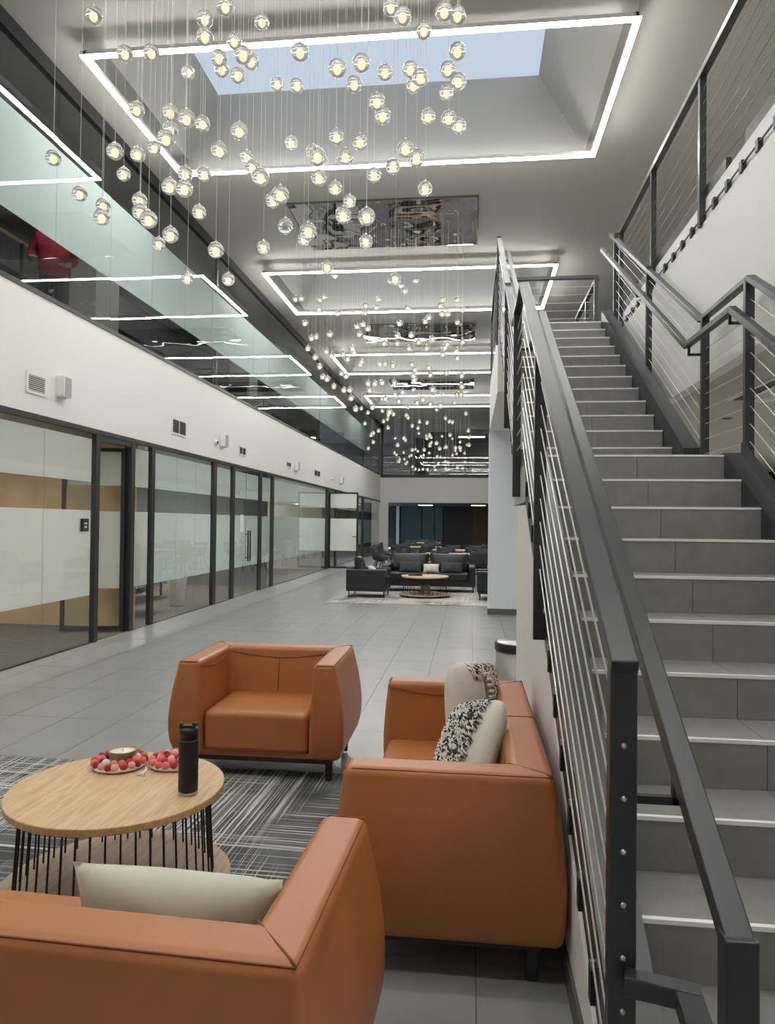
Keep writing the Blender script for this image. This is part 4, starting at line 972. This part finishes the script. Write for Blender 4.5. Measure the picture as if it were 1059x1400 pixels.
# ------------------------------------------------------------------ cafe tables and chairs
def cafe_table(label, x, y, lx, ly, group=None):
    t = thing('cafe_table', label, 'table', (x, y, 0), 0, group)
    MB().box(-lx / 2, lx / 2, -ly / 2, ly / 2, 0.71, 0.745).build('tabletop', 'oak', t, bevel=0.008)
    for sx in (-1, 1):
        MB().lathe([(0.24, 0), (0.24, 0.015), (0.04, 0.03), (0.035, 0.71)], 20, (sx * lx * 0.3, 0, 0)).build('pedestal', 'black_metal', t, smooth=True)
cafe_table('long oak cafe table behind the black sofa near the column', 0.15, 19.1, 2.7, 0.85)
cafe_table('oak cafe table one row past the long one', -0.30, 21.9, 1.7, 0.85)
cafe_table('oak cafe table close to the glass wall', -1.75, 24.3, 1.5, 0.85)
cafe_table('oak cafe table in the farthest row', -2.0, 29.6, 1.5, 0.85)
cafe_table('oak cafe table far back beside the column', 1.0, 25.2, 1.6, 0.85)
proto = thing('cafe_chair', 'charcoal shell cafe chair pulled up to an oak table', 'chair', (0, 0, 0), 0, 'charcoal shell chairs at the cafe tables')
mb = MB(); n = 12; rows = []
for i in range(9):           # shell section from front edge to top of back
    u = i / 8
    if u < 0.5: y, z, w = -0.22 + 0.40 * (u / 0.5), 0.46 - 0.03 * sin(pi * u / 0.5), 0.23
    else: q = (u - 0.5) / 0.5; y, z, w = 0.18 + 0.08 * q + 0.03 * sin(pi * q / 2), 0.46 + 0.38 * q, 0.235 - 0.03 * q * q
    row = []
    for j in range(n + 1):
        v = -1 + 2 * j / n; lift = (0.17 * abs(v) ** 3 * min(1, u * 2.2) if u < 0.5 else 0.17 * abs(v) ** 3 * (1 - (u - 0.5) * 1.6)); fwd = 0.12 * abs(v) ** 2.5 * max(0, (u - 0.35)) * 1.6
        row.append((v * w * (1.05), y - fwd, z + max(lift, 0)))
    rows.append(row)
for r_ in rows: mb.v += r_
for i in range(8):
    for j in range(n): mb.f.append([i * (n + 1) + j, i * (n + 1) + j + 1, (i + 1) * (n + 1) + j + 1, (i + 1) * (n + 1) + j])
shl = mb.build('shell', 'charcoal_fabric', proto, smooth=True); md = shl.modifiers.new('solid', 'SOLIDIFY'); md.thickness = 0.025; md.offset = 0
for sx in (-1, 1):
    for sy in (-1, 1): MB().tube([(sx * 0.22, sy * 0.21, 0), (sx * 0.12, sy * 0.10, 0.43)], [0.010, 0.014], 8).build('leg', 'black_metal', proto, smooth=True)
MB().box(-0.13, 0.13, -0.12, 0.12, 0.405, 0.435).build('under_frame', 'black_metal', proto)
spots = [(-1.55, 19.0, 95), (-0.75, 18.35, 170), (0.2, 18.35, 185), (-0.65, 19.85, 5), (0.25, 19.85, -8), (1.1, 19.85, 0), (-0.75, 21.15, 178), (0.05, 21.15, 188), (-0.55, 22.65, 4), (0.15, 22.65, -5), (-2.2, 23.55, 175), (-1.4, 23.55, 186), (-2.85, 24.3, 90), (-2.15, 25.05, 3), (-1.35, 25.05, -6), (-2.4, 28.85, 180), (-1.6, 28.85, 175), (-3.1, 29.6, 88), (-2.0, 30.35, 2), (0.6, 24.45, 182), (1.2, 24.45, 176), (-2.65, 20.9, 110), (-2.75, 22.3, 75)]
for i, (x, y, a) in enumerate(spots):
    o = proto if i == 0 else copy_tree(proto)
    o.location = (x, y, 0); o.rotation_euler = (0, 0, radians(a))
    for lim, lb in ((6, 'charcoal shell chair at the long oak table behind black sofa'), (10, 'charcoal shell chair at the oak table past the long one'), (15, 'charcoal shell chair at the oak table near the glass wall'), (19, 'charcoal shell chair at the farthest oak table'), (21, 'charcoal shell chair at the oak table hidden behind column')):
        if i < lim: o['label'] = lb; break
    if i in (21, 22): o['label'] = 'charcoal shell chair standing free by the glass wall'; o['group'] = 'free-standing shell chairs'

# ------------------------------------------------------------------ mirrored canopies and globe pendants
CX0, CX1 = -2.97, 0.06
CANOPY = [(4.15, 6.10), (11.15, 13.05), (18.2, 19.95), (25.35, 27.2)]
for k, (a, b_) in enumerate(CANOPY):
    lb = ['rippled mirror canopy above the largest glass globes', 'rippled mirror canopy just past the first skylight', 'rippled mirror canopy just past the second skylight', 'rippled mirror canopy just past the third skylight'][k]
    c = ((CX0 + CX1) / 2, (a + b_) / 2, ZF)
    t = thing('mirror_canopy', lb, 'light canopy', c)
    MB().box(CX0, CX1, a, b_, ZF - 0.03, ZF).build('mirror_plate', 'canopy_mirror', t, c)
    for bb in ((CX0 - 0.02, CX1 + 0.02, a - 0.02, a), (CX0 - 0.02, CX1 + 0.02, b_, b_ + 0.02), (CX0 - 0.02, CX0, a, b_), (CX1, CX1 + 0.02, a, b_)):
        MB().box(*bb, ZF - 0.030, ZF).build('edge', 'dark_steel', t, c)
GR = 0.0535
globe_me = MB().sphere((0, 0, 0), GR, 28, 18).mesh('globe', 'cast_glass', True)
core_me = MB().lathe([(1e-5, -0.024), (0.013, -0.021), (0.0185, -0.010), (0.0195, 0.0), (0.017, 0.012), (0.010, 0.018), (1e-5, 0.020)], 16).mesh('lamp_core', 'bulb', True)
cord_me = MB().tube([(0, 0, 0), (0, 0, 1)], 0.0014, 5).mesh('cord', 'cord')
cap_me = MB().lathe([(0.010, GR - 0.004), (0.010, GR + 0.006), (0.004, GR + 0.012)], 10).mesh('cap', 'aluminium', True)
PL = ['clear glass globe pendant hung below the mirror canopy nearest tan seating', 'small glass globe pendant hung below the canopy past first skylight', 'small glass globe pendant hung below the canopy past second skylight', 'tiny glass globe pendant hung below the canopy past third skylight']
PG = ['globe pendants of the first cluster', 'globe pendants of the second cluster', 'globe pendants of the third cluster', 'globe pendants of the fourth cluster']
proto_p = None
def pendant(k, p):
    t = thing('pendant_light', PL[k], 'pendant light', tuple(p), 0, PG[k])
    put(globe_me, 'globe', t); put(core_me, 'lamp_core', t, (0, 0, -0.006)); put(cap_me, 'cap', t)
    put(cord_me, 'cord', t, (0, 0, GR), (0, 0, 0), (1, 1, ZF - 0.0304 - p[2] - GR))
near_px = [(128,21),(171,73),(207,72),(280,26),(308,9),(280,50),(358,30),(320,56),(332,75),(343,84),(299,79),(303,95),(325,103),(257,99),(187,150),(233,154),(255,162),(277,169),(233,177),(227,190),(211,202),(73,216),(157,207),(188,211),(169,238),(109,265),(141,281),(139,297),(253,237),(279,238),(232,255),(252,258),(191,274),(192,290),(203,300),(233,321),(217,333),(272,290),(295,342),(327,179),(300,206),(337,214),(345,229),(356,242),(398,195),(383,266),(373,274),(379,115),(406,117),(410,71),(461,93),(494,86),(484,115),(526,99),(460,187),(492,194),(472,214),(428,208),(434,214),(440,220),(436,243),(458,257),(478,275),(469,294),(501,296),(390,309),(421,316),(415,327),(360,338),(500,330),(511,239),(515,139),(523,158),(534,10),(550,22),(607,16),(625,21),(579,42),(625,70),(612,95),(561,95),(574,106),(565,117),(626,111),(610,127),(585,159),(613,162),(627,172),(554,203),(569,216),(537,228),(581,258),(447,365),(256,380),(312,382),(540,381)]
BIG = {(128,21),(280,50),(308,9),(255,162),(327,179),(434,214),(203,300),(383,266),(421,316),(461,93),(494,86),(550,22),(625,21),(607,16),(356,242),(252,258),(410,71),(501,296),(625,70),(554,203),(227,190),(332,75),(515,139)}
SML = {(256,380),(312,382),(447,365),(211,202),(217,333),(272,290),(360,338),(398,195),(440,220),(169,238),(458,257),(478,275),(379,115),(415,327),(257,99),(500,330),(337,214),(540,381)}
rp = random.Random(5)
AXES = []
def clampxy(x, y, d, k):
    best = None
    for i in range(60):
        p = clamp1(x, y, d * (1 + 0.006 * ((i + 1) // 2) * (1 if i % 2 else -1)), k)
        m_ = min([sqrt((p.x - q.x) ** 2 + (p.y - q.y) ** 2) for q in AXES] or [9])
        if best is None or m_ > best[0]: best = (m_, p)
        if m_ > 0.112: break
    AXES.append(best[1]); return best[1]
def clamp1(x, y, d, k):
    a, b_ = CANOPY[k]
    for _ in range(60):
        p = depth_pt(x, y, d)
        if p.y > b_ - 0.05: d -= 0.06
        elif p.y < a + 0.05: d += 0.06
        elif p.x < CX0 + 0.02: d -= 0.05
        elif p.x > CX1 - 0.02: d += 0.05
        else: break
    return depth_pt(x, y, d)
def unlit(p):
    t = thing('pendant_light', 'unlit clear glass globe pendant among the lit ones', 'pendant light', tuple(p), 0, 'unlit globe pendant')
    put(globe_me, 'globe', t); put(cap_me, 'cap', t)
    put(MB().lathe([(1e-5, -0.024), (0.0185, -0.010), (0.017, 0.012), (1e-5, 0.020)], 16).mesh('lamp_core', 'white_plastic', True), 'lamp_core', t)
    put(cord_me, 'cord', t, (0, 0, GR), (0, 0, 0), (1, 1, ZF - 0.0304 - p[2] - GR))
for q in near_px:
    px = rp.uniform(23.5, 25.5) if q in BIG else (rp.uniform(17.2, 19) if q in SML else rp.uniform(19.5, 22.5))
    (unlit(clampxy(*q, 2 * GR * F / px, 0)) if q == (390, 309) else pendant(0, clampxy(*q, 2 * GR * F / px, 0)))
mid_px = [(458,378),(534,384),(548,391),(553,398),(568,384),(404,409),(412,408),(437,410),(443,406),(436,423),(462,428),(417,442),(426,462),(432,460),(451,457),(421,476),(517,409),(500,418),(514,420),(499,427),(488,446),(496,443),(503,449),(491,457),(557,421),(546,442),(525,469),(543,459),(543,469),(562,458),(572,467),(591,463),(586,434),(581,439),(605,410),(625,410),(602,418),(604,429),(612,429),(632,423),(625,440),(632,467),(611,470),(446,480),(453,486),(431,488),(437,501),(441,515),(447,518),(456,528),(470,533),(478,533),(480,544),(486,559),(469,484),(475,490),(482,476),(484,481),(467,510),(473,514),(494,494),(492,498),(519,497),(526,497),(537,499),(559,476),(583,476),(608,475),(605,484),(624,479),(625,489),(563,498),(567,505),(586,502),(588,512),(610,509),(565,513),(566,519),(631,513),(631,528),(625,539),(630,539),(503,524),(512,524),(505,533),(522,523),(539,523),(591,532),(550,536),(527,545),(545,548),(532,563),(570,550),(578,546),(588,552),(602,554),(509,556)]
for q in mid_px: pendant(1, clampxy(*q, rp.uniform(11.4, 12.8), 1))
for k, num, z0, z1 in ((2, 55, 3.45, 5.2), (3, 50, 3.45, 4.9)):
    a, b_ = CANOPY[k]
    for i in range(num):
        u = rp.random(); z = z0 + (z1 - z0) * rp.random() ** 1.1
        q_ = None
        while q_ is None or min([(q_[0] - w_.x) ** 2 + (q_[1] - w_.y) ** 2 for w_ in AXES]) < 0.0126:
            q_ = (CX0 + 0.08 + (CX1 - CX0 - 0.16) * ((i + rp.random()) / num), a + 0.1 + (b_ - a - 0.2) * rp.random(), z)
        AXES.append(Vector(q_)); pendant(k, q_)
